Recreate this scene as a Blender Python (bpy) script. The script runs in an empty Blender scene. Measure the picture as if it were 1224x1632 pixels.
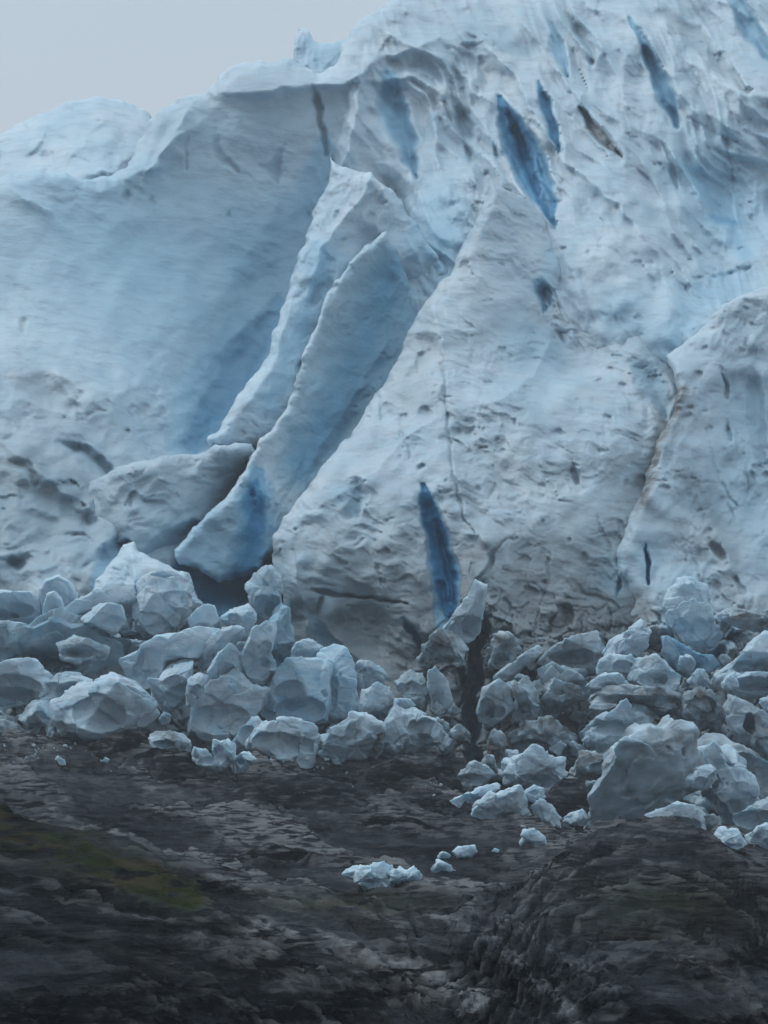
import bpy, bmesh, math, random
import numpy as np
from mathutils import Vector

S = bpy.context.scene
R = math.radians
# ------------------------------------------------------------------ camera
W_, H_ = 1224.0, 1632.0
FOC = 3839.0                 # focal length in photograph pixels
PITCH = R(8.0)
cam_d = bpy.data.cameras.new("camera")
cam = bpy.data.objects.new("camera", cam_d)
S.collection.objects.link(cam)
cam_d.sensor_fit = 'VERTICAL'
cam_d.sensor_height = 24.0
cam_d.lens = 24.0 * FOC / H_
cam_d.clip_start = 1.0
cam_d.clip_end = 20000.0
cam.location = (0, 0, 0)
cam.rotation_euler = (R(90) + PITCH, 0, 0)
S.camera = cam
# ------------------------------------------------------------------ world: overcast sky
SUN_EL, SUN_ROT = R(50), R(-78)
w = bpy.data.worlds.new("World"); S.world = w; w.use_nodes = True
nt = w.node_tree; nt.nodes.clear()
N = nt.nodes.new; L = nt.links.new
out = N('ShaderNodeOutputWorld'); bg = N('ShaderNodeBackground')
sky = N('ShaderNodeTexSky'); sky.sky_type = 'NISHITA'; sky.sun_disc = False
sky.sun_elevation = SUN_EL; sky.sun_rotation = SUN_ROT
tc = N('ShaderNodeTexCoord'); sep = N('ShaderNodeSeparateXYZ')
L(tc.outputs['Generated'], sep.inputs[0])
rmp = N('ShaderNodeValToRGB')
cr = rmp.color_ramp
cr.elements[0].position = 0.0; cr.elements[0].color = (5.15, 5.65, 6.2, 1)
cr.elements[1].position = 1.0; cr.elements[1].color = (10.8, 13.2, 14.9, 1)
e = cr.elements.new(0.20); e.color = (5.4, 6.05, 6.7, 1)
e = cr.elements.new(0.36); e.color = (5.0, 5.9, 6.7, 1)
L(sep.outputs['Z'], rmp.inputs[0])
cn = N('ShaderNodeTexNoise'); cn.inputs['Scale'].default_value = 3.0; cn.inputs['Detail'].default_value = 3
L(tc.outputs['Generated'], cn.inputs['Vector'])
cm = N('ShaderNodeMapRange'); cm.inputs['To Min'].default_value = 0.93; cm.inputs['To Max'].default_value = 1.07
L(cn.outputs['Fac'], cm.inputs['Value'])
vm = N('ShaderNodeVectorMath'); vm.operation = 'SCALE'
ym = N('ShaderNodeMapRange'); ym.inputs['From Min'].default_value = -0.8; ym.inputs['From Max'].default_value = 0.5
ym.inputs['To Min'].default_value = 0.74; ym.inputs['To Max'].default_value = 1.0; L(sep.outputs['Y'], ym.inputs['Value'])  # unseen sky behind the camera dimmed, added to darken the ice fronts
mu = N('ShaderNodeMath'); mu.operation = 'MULTIPLY'; L(cm.outputs[0], mu.inputs[0]); L(ym.outputs[0], mu.inputs[1])
L(rmp.outputs[0], vm.inputs[0]); L(mu.outputs[0], vm.inputs['Scale'])
mx = N('ShaderNodeMix'); mx.data_type = 'RGBA'; mx.inputs['Factor'].default_value = 0.92
L(sky.outputs[0], mx.inputs['A']); L(vm.outputs[0], mx.inputs['B'])
L(mx.outputs['Result'], bg.inputs['Color']); bg.inputs['Strength'].default_value = 0.11
L(bg.outputs[0], out.inputs[0])
sd = bpy.data.lights.new("sun", 'SUN'); sd.energy = 1.05; sd.angle = R(22); sd.color = (1.0, 0.99, 0.97)
sun = bpy.data.objects.new("sun", sd); S.collection.objects.link(sun)
to_sun = Vector((math.cos(SUN_EL) * math.sin(SUN_ROT), math.cos(SUN_EL) * math.cos(SUN_ROT), math.sin(SUN_EL)))
sun.rotation_euler = to_sun.to_track_quat('Z', 'Y').to_euler()
S.view_settings.view_transform = 'Standard'; S.view_settings.look = 'None'
S.view_settings.gamma = 1.0; S.view_settings.use_curve_mapping = False
S.view_settings.exposure = 0.0

# ------------------------------------------------------------------ maths helpers
CP, SP = math.cos(PITCH), math.sin(PITCH)
def place(U, V, Y):
    """world point seen at pixel U,V at forward distance Y"""
    a = (np.asarray(U, float) - W_ / 2) / FOC
    b = -(np.asarray(V, float) - H_ / 2) / FOC
    dx, dy, dz = a, CP - b * SP, SP + b * CP
    t = Y / dy
    return np.stack([dx * t, np.broadcast_to(Y, t.shape) * 1.0, dz * t], -1)

def _hash(ix, iy, iz, seed):
    h = (ix * 374761393 + iy * 668265263 + iz * 2147483647 + seed * 1274126177) & 0xFFFFFFFF
    h = ((h ^ (h >> 13)) * 1274126177) & 0xFFFFFFFF
    h = ((h ^ (h >> 16)) * 2246822519) & 0xFFFFFFFF
    return (h ^ (h >> 15)) & 0xFFFFFFFF
def perlin2(x, y, seed=0):
    xi = np.floor(x).astype(np.int64); yi = np.floor(y).astype(np.int64)
    xf = x - xi; yf = y - yi
    u = xf**3 * (xf * (xf * 6 - 15) + 10); v = yf**3 * (yf * (yf * 6 - 15) + 10)
    def g(dx, dy):
        a = _hash(xi + dx, yi + dy, 0, seed) * (2 * math.pi / 4294967296.0)
        return np.cos(a) * (xf - dx) + np.sin(a) * (yf - dy)
    n0 = g(0, 0) * (1 - u) + g(1, 0) * u
    n1 = g(0, 1) * (1 - u) + g(1, 1) * u
    return (n0 * (1 - v) + n1 * v) * 1.4
def fbm(x, y, seed=0, oct=4, gain=0.5, lac=2.03):
    s = 0; a = 1.0
    for i in range(oct):
        s = s + a * perlin2(x, y, seed + i * 17); x = x * lac + 3.1; y = y * lac - 1.7; a *= gain
    return s
def ridged(x, y, seed=0, oct=3, gain=0.5):
    s = 0; a = 1.0
    for i in range(oct):
        s = s + a * (1 - 2 * np.abs(perlin2(x, y, seed + i * 13))); x = x * 2.1 + 5; y = y * 2.1 + 9; a *= gain
    return s
def perlin3(p, seed=0):
    pi = np.floor(p).astype(np.int64); f = p - pi
    q = f**3 * (f * (f * 6 - 15) + 10)
    r = 0
    for dx in (0, 1):
        for dy in (0, 1):
            for dz in (0, 1):
                h = _hash(pi[:, 0] + dx, pi[:, 1] + dy, pi[:, 2] + dz, seed)
                a = (h & 0xFFFF) * (2 * math.pi / 65536.0); z = ((h >> 16) & 0xFFFF) / 32768.0 - 1
                s = np.sqrt(np.maximum(0, 1 - z * z))
                g = s * np.cos(a) * (f[:, 0] - dx) + s * np.sin(a) * (f[:, 1] - dy) + z * (f[:, 2] - dz)
                wt = (q[:, 0] if dx else 1 - q[:, 0]) * (q[:, 1] if dy else 1 - q[:, 1]) * (q[:, 2] if dz else 1 - q[:, 2])
                r = r + g * wt
    return r * 1.5
def fbm3(p, seed=0, oct=3, gain=0.5):
    s = 0; a = 1.0
    for i in range(oct):
        s = s + a * perlin3(p, seed + 19 * i); p = p * 2.07 + 1.3; a *= gain
    return s
def chunks(x, y, seed=0):
    """broken-block relief: every cell is a tilted facet; returns height, edge distance, random id"""
    xi = np.floor(x).astype(np.int64); yi = np.floor(y).astype(np.int64)
    b1 = np.full(x.shape, 9.0); b2 = np.full(x.shape, 9.0); hh = np.zeros(x.shape); rid = np.zeros(x.shape)
    for dx in (-1, 0, 1):
        for dy in (-1, 0, 1):
            cx = xi + dx; cy = yi + dy
            h = _hash(cx, cy, 7, seed); h2 = _hash(cx, cy, 11, seed); h3 = _hash(cx, cy, 5, seed)
            px = cx + (h & 0xFFFF) / 65536.0; py = cy + ((h >> 16) & 0xFFFF) / 65536.0
            d = np.hypot(x - px, y - py)
            tx = (h2 & 0xFFFF) / 32768.0 - 1; ty = ((h2 >> 16) & 0xFFFF) / 32768.0 - 1
            r = h3 / 4294967296.0
            val = (r - 0.5) * 1.2 + tx * (x - px) + ty * (y - py)
            n = d < b1
            b2 = np.where(n, b1, np.minimum(b2, d)); hh = np.where(n, val, hh); rid = np.where(n, r, rid)
            b1 = np.where(n, d, b1)
    return hh, b2 - b1, rid
def sstep(a, b, x):
    t = np.clip((x - a) / (b - a), 0, 1); return t * t * (3 - 2 * t)
def tps(pts, U, V):
    P = np.array(pts, float); sc = 300.0
    X = P[:, :2] / sc; n = len(X)
    d = np.hypot(X[:, None, 0] - X[None, :, 0], X[:, None, 1] - X[None, :, 1])
    K = np.where(d > 0, d * d * np.log(np.maximum(d, 1e-9)), 0) + np.eye(n) * 0.01
    Pm = np.c_[np.ones(n), X]
    A = np.zeros((n + 3, n + 3)); A[:n, :n] = K; A[:n, n:] = Pm; A[n:, :n] = Pm.T
    c = np.linalg.solve(A, np.r_[P[:, 2], 0, 0, 0])
    u = U / sc; v = V / sc
    r = c[n] + c[n + 1] * u + c[n + 2] * v
    for i in range(n):
        dd = np.hypot(u - X[i, 0], v - X[i, 1])
        r = r + c[i] * dd * dd * np.log(np.maximum(dd, 1e-6))
    return r
def polyline(U, V, pts):
    """distance, side (+ = right of travel on screen), fraction along, nearest point"""
    best = np.full(U.shape, 1e9); side = np.zeros(U.shape); T = np.zeros(U.shape)
    NX = np.zeros(U.shape); NY = np.zeros(U.shape)
    n = len(pts) - 1
    for i in range(n):
        x0, y0 = pts[i][:2]; x1, y1 = pts[i + 1][:2]
        ex, ey = x1 - x0, y1 - y0; l2 = ex * ex + ey * ey + 1e-9
        t = np.clip(((U - x0) * ex + (V - y0) * ey) / l2, 0, 1)
        qx = x0 + t * ex; qy = y0 + t * ey
        d = np.hypot(U - qx, V - qy)
        cr_ = ex * (V - y0) - ey * (U - x0)
        m = d < best
        best = np.where(m, d, best); side = np.where(m, -np.sign(cr_), side); T = np.where(m, i + t, T)
        NX = np.where(m, qx, NX); NY = np.where(m, qy, NY)
    return best, side, T, NX, NY
def inside(U, V, poly):
    c = np.zeros(U.shape, bool); n = len(poly)
    for i in range(n):
        x0, y0 = poly[i]; x1, y1 = poly[(i + 1) % n]
        if y0 == y1: continue
        k = ((y0 > V) != (y1 > V)) & (U < (x1 - x0) * (V - y0) / (y1 - y0) + x0)
        c ^= k
    return c
def mesh_from(name, co, faces, mask=None, smooth=True):
    me = bpy.data.meshes.new(name)
    nv, nf = len(co), len(faces); k = faces.shape[1]
    me.vertices.add(nv); me.vertices.foreach_set('co', co.astype(np.float32).ravel())
    me.loops.add(nf * k); me.loops.foreach_set('vertex_index', faces.astype(np.int32).ravel())
    me.polygons.add(nf)
    me.polygons.foreach_set('loop_start', (np.arange(nf) * k).astype(np.int32))
    if mask is not None:
        at = me.attributes.new('WearShade', 'FLOAT_COLOR', 'POINT')
        m = np.ones((nv, 4), np.float32); m[:, :mask.shape[1]] = mask
        at.data.foreach_set('color', m.ravel())
    me.update(calc_edges=True)
    me.polygons.foreach_set('use_smooth', np.full(nf, smooth)); me.update()
    return me
def link(name, me, mat, parent=None, **props):
    o = bpy.data.objects.new(name, me); S.collection.objects.link(o)
    if mat: me.materials.append(mat)
    if parent: o.parent = parent; o.matrix_parent_inverse = parent.matrix_world.inverted()
    for k, v in props.items(): o[k] = v
    return o

# ------------------------------------------------------------------ materials
def nodes_of(name, rough=0.6, spec=0.3):
    m = bpy.data.materials.new(name); m.use_nodes = True
    t = m.node_tree; b = t.nodes['Principled BSDF']
    b.inputs['Roughness'].default_value = rough; b.inputs['Specular IOR Level'].default_value = spec
    return m, t, b
def noise(t, scale, detail=5, vec=None, rough=0.55, dist=0.0):
    n = t.nodes.new('ShaderNodeTexNoise'); n.inputs['Scale'].default_value = scale
    n.inputs['Detail'].default_value = detail; n.inputs['Roughness'].default_value = rough
    n.inputs['Distortion'].default_value = dist
    if vec is not None: t.links.new(vec, n.inputs['Vector'])
    return n
def mixc(t, a, b, fac):
    m = t.nodes.new('ShaderNodeMix'); m.data_type = 'RGBA'
    for s, v in (('A', a), ('B', b), ('Factor', fac)):
        if isinstance(v, (tuple, float, int)): m.inputs[s].default_value = v
        else: t.links.new(v, m.inputs[s])
    return m.outputs['Result']
def mrange(t, src, a, b, c=0.0, d=1.0):
    m = t.nodes.new('ShaderNodeMapRange'); m.inputs['From Min'].default_value = a; m.inputs['From Max'].default_value = b
    m.inputs['To Min'].default_value = c; m.inputs['To Max'].default_value = d
    t.links.new(src, m.inputs['Value']); return m.outputs[0]
def wear_shade(t):
    a = t.nodes.new('ShaderNodeAttribute'); a.attribute_name = 'WearShade'
    s = t.nodes.new('ShaderNodeSeparateColor'); t.links.new(a.outputs['Color'], s.inputs[0])
    return s.outputs
def bump(t, b, src, strength, dist, prev=None):
    n = t.nodes.new('ShaderNodeBump'); n.inputs['Strength'].default_value = strength; n.inputs['Distance'].default_value = dist
    t.links.new(src, n.inputs['Height'])
    if prev is not None: t.links.new(prev, n.inputs['Normal'])
    t.links.new(n.outputs[0], b.inputs['Normal']); return n.outputs[0]
def mapped(t, scale, rot=(0, 0, 0)):
    c = t.nodes.new('ShaderNodeTexCoord'); m = t.nodes.new('ShaderNodeMapping')
    m.inputs['Scale'].default_value = scale; m.inputs['Rotation'].default_value = rot
    t.links.new(c.outputs['Object'], m.inputs['Vector']); return m.outputs[0]

# glacier ice: weathered white crust, blue dense ice and rock flour dirt (Wear r = blue, g = dirt, b = grey crust; r and b also carry painted shade)
ice, t, b = nodes_of('glacier_ice', 0.55, 0.35)
w_ = wear_shade(t)
v1 = mapped(t, (1, 1, 1))
v2 = mapped(t, (0.5, 0.5, 1.6), (0, R(18), 0))
n1 = noise(t, 0.045, 6, v1, 0.6, 0.5); n2 = noise(t, 0.33, 6, v2, 0.6, 0.3); n3 = noise(t, 1.4, 4, v1)
c = mixc(t, (0.44, 0.58, 0.68, 1), (0.61, 0.70, 0.76, 1), mrange(t, n1.outputs['Fac'], 0.36, 0.64))
c = mixc(t, c, (0.30, 0.365, 0.42, 1), mrange(t, n2.outputs['Fac'], 0.5, 0.72, 0.0, 0.5))
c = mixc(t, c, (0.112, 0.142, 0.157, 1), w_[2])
dn = t.nodes.new('ShaderNodeMath'); dn.operation = 'MULTIPLY'
t.links.new(w_[1], dn.inputs[0]); t.links.new(mrange(t, n2.outputs['Fac'], 0.33, 0.6, 0.35, 1.15), dn.inputs[1])
dn.use_clamp = True
c = mixc(t, c, (0.082, 0.064, 0.054, 1), dn.outputs[0])
bl = t.nodes.new('ShaderNodeMath'); bl.operation = 'MULTIPLY'; bl.use_clamp = True
t.links.new(w_[0], bl.inputs[0]); t.links.new(mrange(t, n1.outputs['Fac'], 0.3, 0.6, 1.0, 1.35), bl.inputs[1])
ramp = t.nodes.new('ShaderNodeMix'); ramp.data_type = 'RGBA'
c2 = mixc(t, (0.22, 0.49, 0.66, 1), (0.028, 0.20, 0.385, 1), mrange(t, w_[0], 0.35, 1.0))
c = mixc(t, c, c2, bl.outputs[0])
t.links.new(c, b.inputs['Base Color'])
nb = bump(t, b, n2.outputs['Fac'], 0.5, 0.9)
bump(t, b, n3.outputs['Fac'], 0.3, 0.3, nb)
b.inputs['Subsurface Weight'].default_value = 0.35; b.inputs['Subsurface Radius'].default_value = (0.35, 0.8, 1.0); b.inputs['Subsurface Scale'].default_value = 1.6

rock, t, b = nodes_of('bedrock', 0.9, 0.0)
w_ = wear_shade(t)      # r = moss, g = pale scoured rock
v1 = mapped(t, (0.55, 0.22, 3.2), (0, R(-11), R(14))); v0 = mapped(t, (1, 1, 1))
n1 = noise(t, 0.10, 8, v1, 0.65, 0.6); n2 = noise(t, 0.62, 6, v1, 0.6, 0.7); n3 = noise(t, 0.22, 6, v0, 0.6); n4 = noise(t, 2.0, 4, v1, 0.6, 0.5)
c = mixc(t, (0.0045, 0.0056, 0.0072, 1), (0.031, 0.034, 0.039, 1), mrange(t, n1.outputs['Fac'], 0.44, 0.58))
c = mixc(t, c, (0.07, 0.074, 0.08, 1), mrange(t, n2.outputs['Fac'], 0.54, 0.74, 0, 0.5))
c = mixc(t, c, (0.10, 0.103, 0.106, 1), mrange(t, n4.outputs['Fac'], 0.56, 0.72, 0, 0.25))
c = mixc(t, c, (0.004, 0.005, 0.007, 1), mrange(t, n4.outputs['Fac'], 0.42, 0.34, 0, 0.6))
pm = t.nodes.new('ShaderNodeMath'); pm.operation = 'MULTIPLY'; pm.use_clamp = True
t.links.new(w_[1], pm.inputs[0]); t.links.new(mrange(t, n2.outputs['Fac'], 0.43, 0.54, 0.05, 1), pm.inputs[1])
c = mixc(t, c, (0.155, 0.157, 0.162, 1), pm.outputs[0])
mm = t.nodes.new('ShaderNodeMath'); mm.operation = 'MULTIPLY'; mm.use_clamp = True
t.links.new(w_[0], mm.inputs[0]); t.links.new(mrange(t, n2.outputs['Fac'], 0.4, 0.55, 0.1, 1.3), mm.inputs[1])
mossc = mixc(t, (0.020, 0.027, 0.010, 1), (0.044, 0.039, 0.022, 1), mrange(t, n3.outputs['Fac'], 0.42, 0.58))
c = mixc(t, c, mossc, mm.outputs[0])
t.links.new(c, b.inputs['Base Color'])
nb = bump(t, b, n1.outputs['Fac'], 0.6, 1.2)
nb = bump(t, b, n2.outputs['Fac'], 0.9, 0.5, nb)
bump(t, b, n4.outputs['Fac'], 0.9, 0.15, nb)

# ------------------------------------------------------------------ ground sheet
KY = [12, 40, 80, 110, 140, 170, 188, 220, 242, 285, 340, 390, 440, 500]
UU = [-400, 0, 150, 300, 450, 640, 760, 870, 950, 1050, 1130, 1224, 1600]
KV = [
 [3400]*13,
 [1960]*13,
 [1690]*13,
 [1590, 1590, 1595, 1600, 1605, 1600, 1590, 1585, 1590, 1600, 1600, 1600, 1600],
 [1400, 1425, 1450, 1480, 1510, 1530, 1520, 1530, 1545, 1550, 1545, 1540, 1540],
 [1180, 1280, 1325, 1378, 1415, 1455, 1472, 1495, 1505, 1510, 1500, 1480, 1440],
 [1200, 1305, 1350, 1400, 1440, 1480, 1490, 1500, 1500, 1500, 1495, 1470, 1430],
 [1200, 1305, 1345, 1390, 1425, 1462, 1462, 1385, 1328, 1318, 1340, 1395, 1500],
 [1190, 1300, 1335, 1375, 1410, 1440, 1440, 1400, 1352, 1345, 1365, 1415, 1480],
 [1180, 1270, 1305, 1345, 1375, 1408, 1405, 1385, 1370, 1370, 1375, 1385, 1400],
 [1160, 1225, 1255, 1285, 1305, 1325, 1345, 1350, 1350, 1352, 1355, 1358, 1360],
 [1140, 1185, 1200, 1213, 1225, 1240, 1265, 1305, 1325, 1335, 1340, 1342, 1345],
 [1140, 1180, 1190, 1195, 1205, 1215, 1235, 1285, 1310, 1320, 1325, 1330, 1335],
 [1150]*13]
KV = np.array(KV, float)
def pix_z(V, Y):
    bb = -(V - H_ / 2) / FOC
    return Y * (SP + bb * CP) / (CP - bb * SP)
KZ = np.array([[pix_z(v, y) for v in row] for row, y in zip(KV, KY)])
def pchip(xk, Z, x):
    xk = np.array(xk, float); h = np.diff(xk); dl = np.diff(Z, axis=0) / h[:, None]
    m = np.zeros_like(Z); m[0] = dl[0]; m[-1] = dl[-1]
    a, b2 = dl[:-1], dl[1:]
    same = a * b2 > 0
    m[1:-1] = np.where(same, 2 * a * b2 / np.where(same, a + b2, 1), 0)
    i = np.clip(np.searchsorted(xk, x) - 1, 0, len(xk) - 2)
    tt = ((x - xk[i]) / h[i])[:, None]; hh = h[i][:, None]
    return ((2*tt**3-3*tt**2+1)*Z[i] + (tt**3-2*tt**2+tt)*hh*m[i] + (-2*tt**3+3*tt**2)*Z[i+1] + (tt**3-tt**2)*hh*m[i+1])
def smooth_u(Z, u):
    xk = np.array(UU, float)
    return pchip(xk, Z.T.copy(), u).T      # smooth across
gu = np.r_[np.linspace(-420, 1640, 760)]
gy = np.exp(np.linspace(math.log(42), math.log(470), 900))
Zc = smooth_u(KZ, gu)                       # (K, nu)
Zg = pchip(KY, Zc, gy)                      # (ny, nu)
GU, GY = np.meshgrid(gu, gy)
GX = (GU - W_ / 2) / FOC * GY
def rock_relief(X, Y, U):
    amp = np.interp(Y, [40, 120, 170, 230, 300, 400], [0.5, 0.6, 0.6, 0.9, 1.3, 1.4])
    # layered benches dipping to the right: stretched, terraced noise
    q = X * 0.35 + Y * 0.12
    a = fbm(X / 26 + 4 + Y / 160, Y / 34 - X / 60, 3, 5, 0.52)
    b_ = ridged(X / 15 + Y / 90, Y / 13, 21, 4, 0.55)
    terr = a * 3.2; fl = np.floor(terr); fr = terr - fl
    ter = (fl + sstep(0.7, 1.0, fr)) / 3.2
    c_ = fbm(X / 3.2, Y / 6.5, 55, 4, 0.55) + 0.5 * ridged(X / 1.6 + Y / 30, Y / 4.0 - X / 8, 95, 3, 0.6)
    cr_h, ed, rid = chunks(X / 5.5 + 0.3 * a, Y / 9.0 + b_ * .1, 77)
    a2 = fbm(X / 9 + Y / 70, Y / 14 - X / 30, 13, 4, 0.5) * 3; f2 = np.floor(a2); t2 = (f2 + sstep(0.7, 1.0, a2 - f2)) / 3
    return amp * (1.0 * ter + 0.45 * t2 + 0.30 * b_ + 0.20 * c_ + 0.16 * cr_h - 0.10 * sstep(0.07, 0, ed))
GV0 = H_ / 2 - ((Zg / GY) * CP - SP) / (CP + (Zg / GY) * SP) * FOC
# ledges of layered gneiss: they follow the crest of each whaleback of rock
c1 = np.interp(GU, [-400, 0, 150, 300, 450, 640, 760, 860], [1180, 1280, 1325, 1378, 1415, 1455, 1500, 1560])
c2 = np.interp(GU, [700, 760, 840, 880, 950, 1050, 1130, 1224, 1600], [1520, 1470, 1425, 1375, 1332, 1322, 1345, 1400, 1600])
wq = sstep(640, 860, GU)
q_ = (GV0 - c1 - 0.22 * np.maximum(GU - 250, 0)) * (1 - wq) + (GV0 - c2) * wq
q_ = q_ + 14 * perlin2(GU / 150, GY / 60, 201) + 3 * perlin2(GU / 45, GY / 30, 202)
far_ = sstep(225, 250, GY)
band = fbm(GU / 260 + q_ / 120, q_ / 22, 203, 4, 0.45) * (1 - far_) + fbm(GX / 19 + GY / 60, GY / 30, 207, 4, 0.45) * far_
tb = band * 3.0; ft = np.floor(tb); st = (ft + sstep(0.5, 1.0, tb - ft)) / 3.0
STRATA = np.clip(0.42 + 1.15 * band + 0.3 * fbm(GX / 2.2, GY / 5, 209, 3), 0, 1)
Zg = Zg + rock_relief(GX, GY, GU) + np.interp(GY, [50, 150, 230, 260, 400], [0.4, 1.0, 1.5, 3.6, 4.4]) * st * sstep(40, 90, GY)
# long light foliation ribs on the foreground slope (real raised ribs)
gmask = np.zeros(GX.shape + (2,))
def pixv(Z, Y):
    # pixel row of a world height
    # z/y = (SP + b CP)/(CP - b SP)
    r = Z / Y; bb = (r * CP - SP) / (CP + r * SP); return H_ / 2 - bb * FOC
GV = pixv(Zg, GY)
for pts, h, wd, pale in [
    ([(690, 1462), (770, 1490), (830, 1540), (880, 1590), (930, 1645)], 0.12, 9, 1.0),
    ([(760, 1455), (840, 1490), (900, 1530), (980, 1580)], 0.08, 10, 0.5),
    ([(420, 1480), (560, 1520), (660, 1550), (760, 1600)], 0.2, 22, 0.9),
    ([(330, 1400), (450, 1430), (560, 1450), (640, 1478)], 0.15, 8, 0.8),
    ([(470, 1560), (600, 1580), (720, 1600)], 0.3, 14, 0.35),
    ([(300, 1500), (430, 1530), (520, 1560)], 0.3, 12, 0.3),
    ([(1090, 1540), (1140, 1560), (1200, 1600)], 0.3, 16, 0.35)]:
    d, s_, T_, _, _ = polyline(GU + 6 * perlin2(GU / 30, GV / 30, 5), GV + 6 * perlin2(GU / 26, GV / 26, 8), pts)
    p = np.exp(-(d / wd) ** 2) * (GY < 260)
    p = p * (0.6 + 0.8 * sstep(-0.3, 0.4, perlin2(GU / 22, GV / 9, 91)))
    Zg = Zg + h * p * GY / 130; gmask[..., 1] = np.maximum(gmask[..., 1], p * pale)
for pts, h, wd in [([(862, 1412), (895, 1378), (960, 1350), (1040, 1346), (1120, 1366), (1180, 1410), (1240, 1470)], 0.9, 6),
    ([(880, 1470), (960, 1482), (1060, 1480), (1160, 1492), (1240, 1500)], 0.9, 10), ([(900, 1410), (1000, 1400), (1100, 1420)], 0.5, 6),
    ([(0, 1400), (120, 1430), (260, 1452)], 0.6, 8), ([(560, 1475), (680, 1490), (780, 1530)], 0.7, 9), ([(700, 1500), (780, 1545), (850, 1610)], 0.7, 10)]:
    d, s_, T_, _, _ = polyline(GU + 9 * perlin2(GU / 30, GV / 30, 15), GV + 9 * perlin2(GU / 26, GV / 26, 18), pts)
    Zg = Zg - h * np.exp(-(d / wd) ** 2) * (GY < 262) * GY / 180
near = GY < 205
moss = np.exp(-((GV - np.interp(GU, [0, 150, 300, 640], [1318, 1365, 1425, 1468])) / np.interp(GU, [0, 200, 300], [38, 34, 26])) ** 2) * sstep(360, 290, GU) * near * 1.25
moss *= 0.55 + 0.7 * STRATA
moss += 0.45 * np.exp(-((GU - 1040) / 120) ** 2 - ((GV - 1440) / 40) ** 2) * (GY < 260)
moss += 0.5 * np.exp(-((GU - 560) / 130) ** 2 - ((GV - 1440) / 22) ** 2) * (GY < 260)
pass
gmask[..., 0] = np.clip(moss, 0, 1)
pale = sstep(205, 250, GY) * 0.75 * (0.5 + 0.9 * fbm(GX / 22, GY / 30, 61, 3))
pale = pale * np.interp(GU, [0, 500, 900, 1224], [1.3, 1.0, .7, .4])
pale += 0.35 * np.exp(-((GU - 950) / 150) ** 2 - ((GV - 1380) / 40) ** 2) * (GY < 250) * (GY > 190)
gmask[..., 1] = np.clip(np.maximum(gmask[..., 1] * (0.6 + 0.5 * STRATA), pale * (0.25 + STRATA)) + np.where(GV0 > 1490, 0.13 * np.interp(GU, [0, 450], [0.25, 1.6]), 0.42) * sstep(0.45, 0.8, STRATA), 0, 1)
# outer ground rings: coarse rows in front, behind and to the sides so the sheet reaches the horizon
def ground_mesh():
    nu, ny = len(gu), len(gy)
    co = np.stack([GX, GY, Zg], -1); mk = gmask
    # nearer rows
    ys = np.array([-6000., -60., 15.])
    pre = []
    for y in ys:
        r = co[0].copy(); r[:, 1] = y; r[:, 0] = (gu - W_/2) / FOC * 42 * (1 if y > -100 else 60); r[:, 2] = np.interp(y, [-6000, -60, 15, 42], [-40, -9, -9, -8]) if y < 42 else r[:, 2]
        pre.append(r)
    post = []
    for y, z in ((560., 20.), (900., 26.), (9000., 60.)):
        r = co[-1].copy(); r[:, 1] = y; r[:, 0] = r[:, 0] * y / 470; r[:, 2] = z; post.append(r)
    co = np.concatenate([np.array(pre), co, np.array(post)], 0)
    mk = np.concatenate([np.repeat(mk[:1], 3, 0), mk, np.repeat(mk[-1:], 3, 0)], 0)
    # side columns
    lf = [co[:, :1] + np.array([-d, 0, 0]) * 1.0 for d in (9000, 900, 60)]
    rg = [co[:, -1:] + np.array([d, 0, 0]) * 1.0 for d in (60, 900, 9000)]
    co = np.concatenate(lf + [co] + rg, 1)
    mk = np.concatenate([np.repeat(mk[:, :1], 3, 1), mk, np.repeat(mk[:, -1:], 3, 1)], 1)
    a, b_ = co.shape[:2]
    idx = np.arange(a * b_).reshape(a, b_)
    f = np.stack([idx[:-1, :-1], idx[:-1, 1:], idx[1:, 1:], idx[1:, :-1]], -1).reshape(-1, 4)
    return mesh_from('ground', co.reshape(-1, 3), f, mk.reshape(-1, 2))
link('ground', ground_mesh(), rock, kind='structure')
GVf = pixv(Zg, GY)
def ground_hit(u, v):
    """distance at which the pixel ray u,v meets the ground sheet (None = passes above)"""
    j = int(np.argmin(np.abs(gu - u))); col_ = GVf[:, j]
    k = np.nonzero(col_ <= v)[0]
    return float(gy[k[0]]) if len(k) else None

# ------------------------------------------------------------------ glacier
gl = bpy.data.objects.new('glacier', None); S.collection.objects.link(gl)
gl.location = (0, 440, 14)
bpy.context.view_layer.update()
gl['label'] = 'huge pale blue crevassed glacier front rising behind the dark bedrock'
gl['category'] = 'glacier'

def gash(pts, depth, blue=0.0, dirt=0.0, pl=1.0, pr=1.0, power=1.4, grey=0.0):
    def f(U, V, Y, M):
        u = U + 5 * perlin2(U / 24, V / 24, 41) + 1.2 * perlin2(U / 8, V / 8, 44); v = V + 4 * perlin2(U / 24, V / 24, 43) + 1.2 * perlin2(U / 8, V / 8, 45)
        d, s, T, _, _ = polyline(u, v, pts)
        wd = np.interp(T, np.arange(len(pts)), [p[2] for p in pts])
        wd = wd * np.where(s < 0, pl, pr) * (1.22 if blue > 0.3 else 1.08)
        p = np.clip(1 - (d / np.maximum(wd, .5)) ** 2, 0, 1) ** power
        M[..., 0] = np.maximum(M[..., 0], blue * sstep(0.0, 0.7, p))
        M[..., 1] = np.maximum(M[..., 1], dirt * sstep(0.0, 0.8, p))
        M[..., 2] = np.maximum(M[..., 2], 0.7 * grey * sstep(0.0, 0.9, p))
        tn = T / (len(pts) - 1)
        return Y + 0.7 * depth * p * (0.15 + 0.85 * sstep(0.0, 0.4, tn))
    return f
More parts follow.
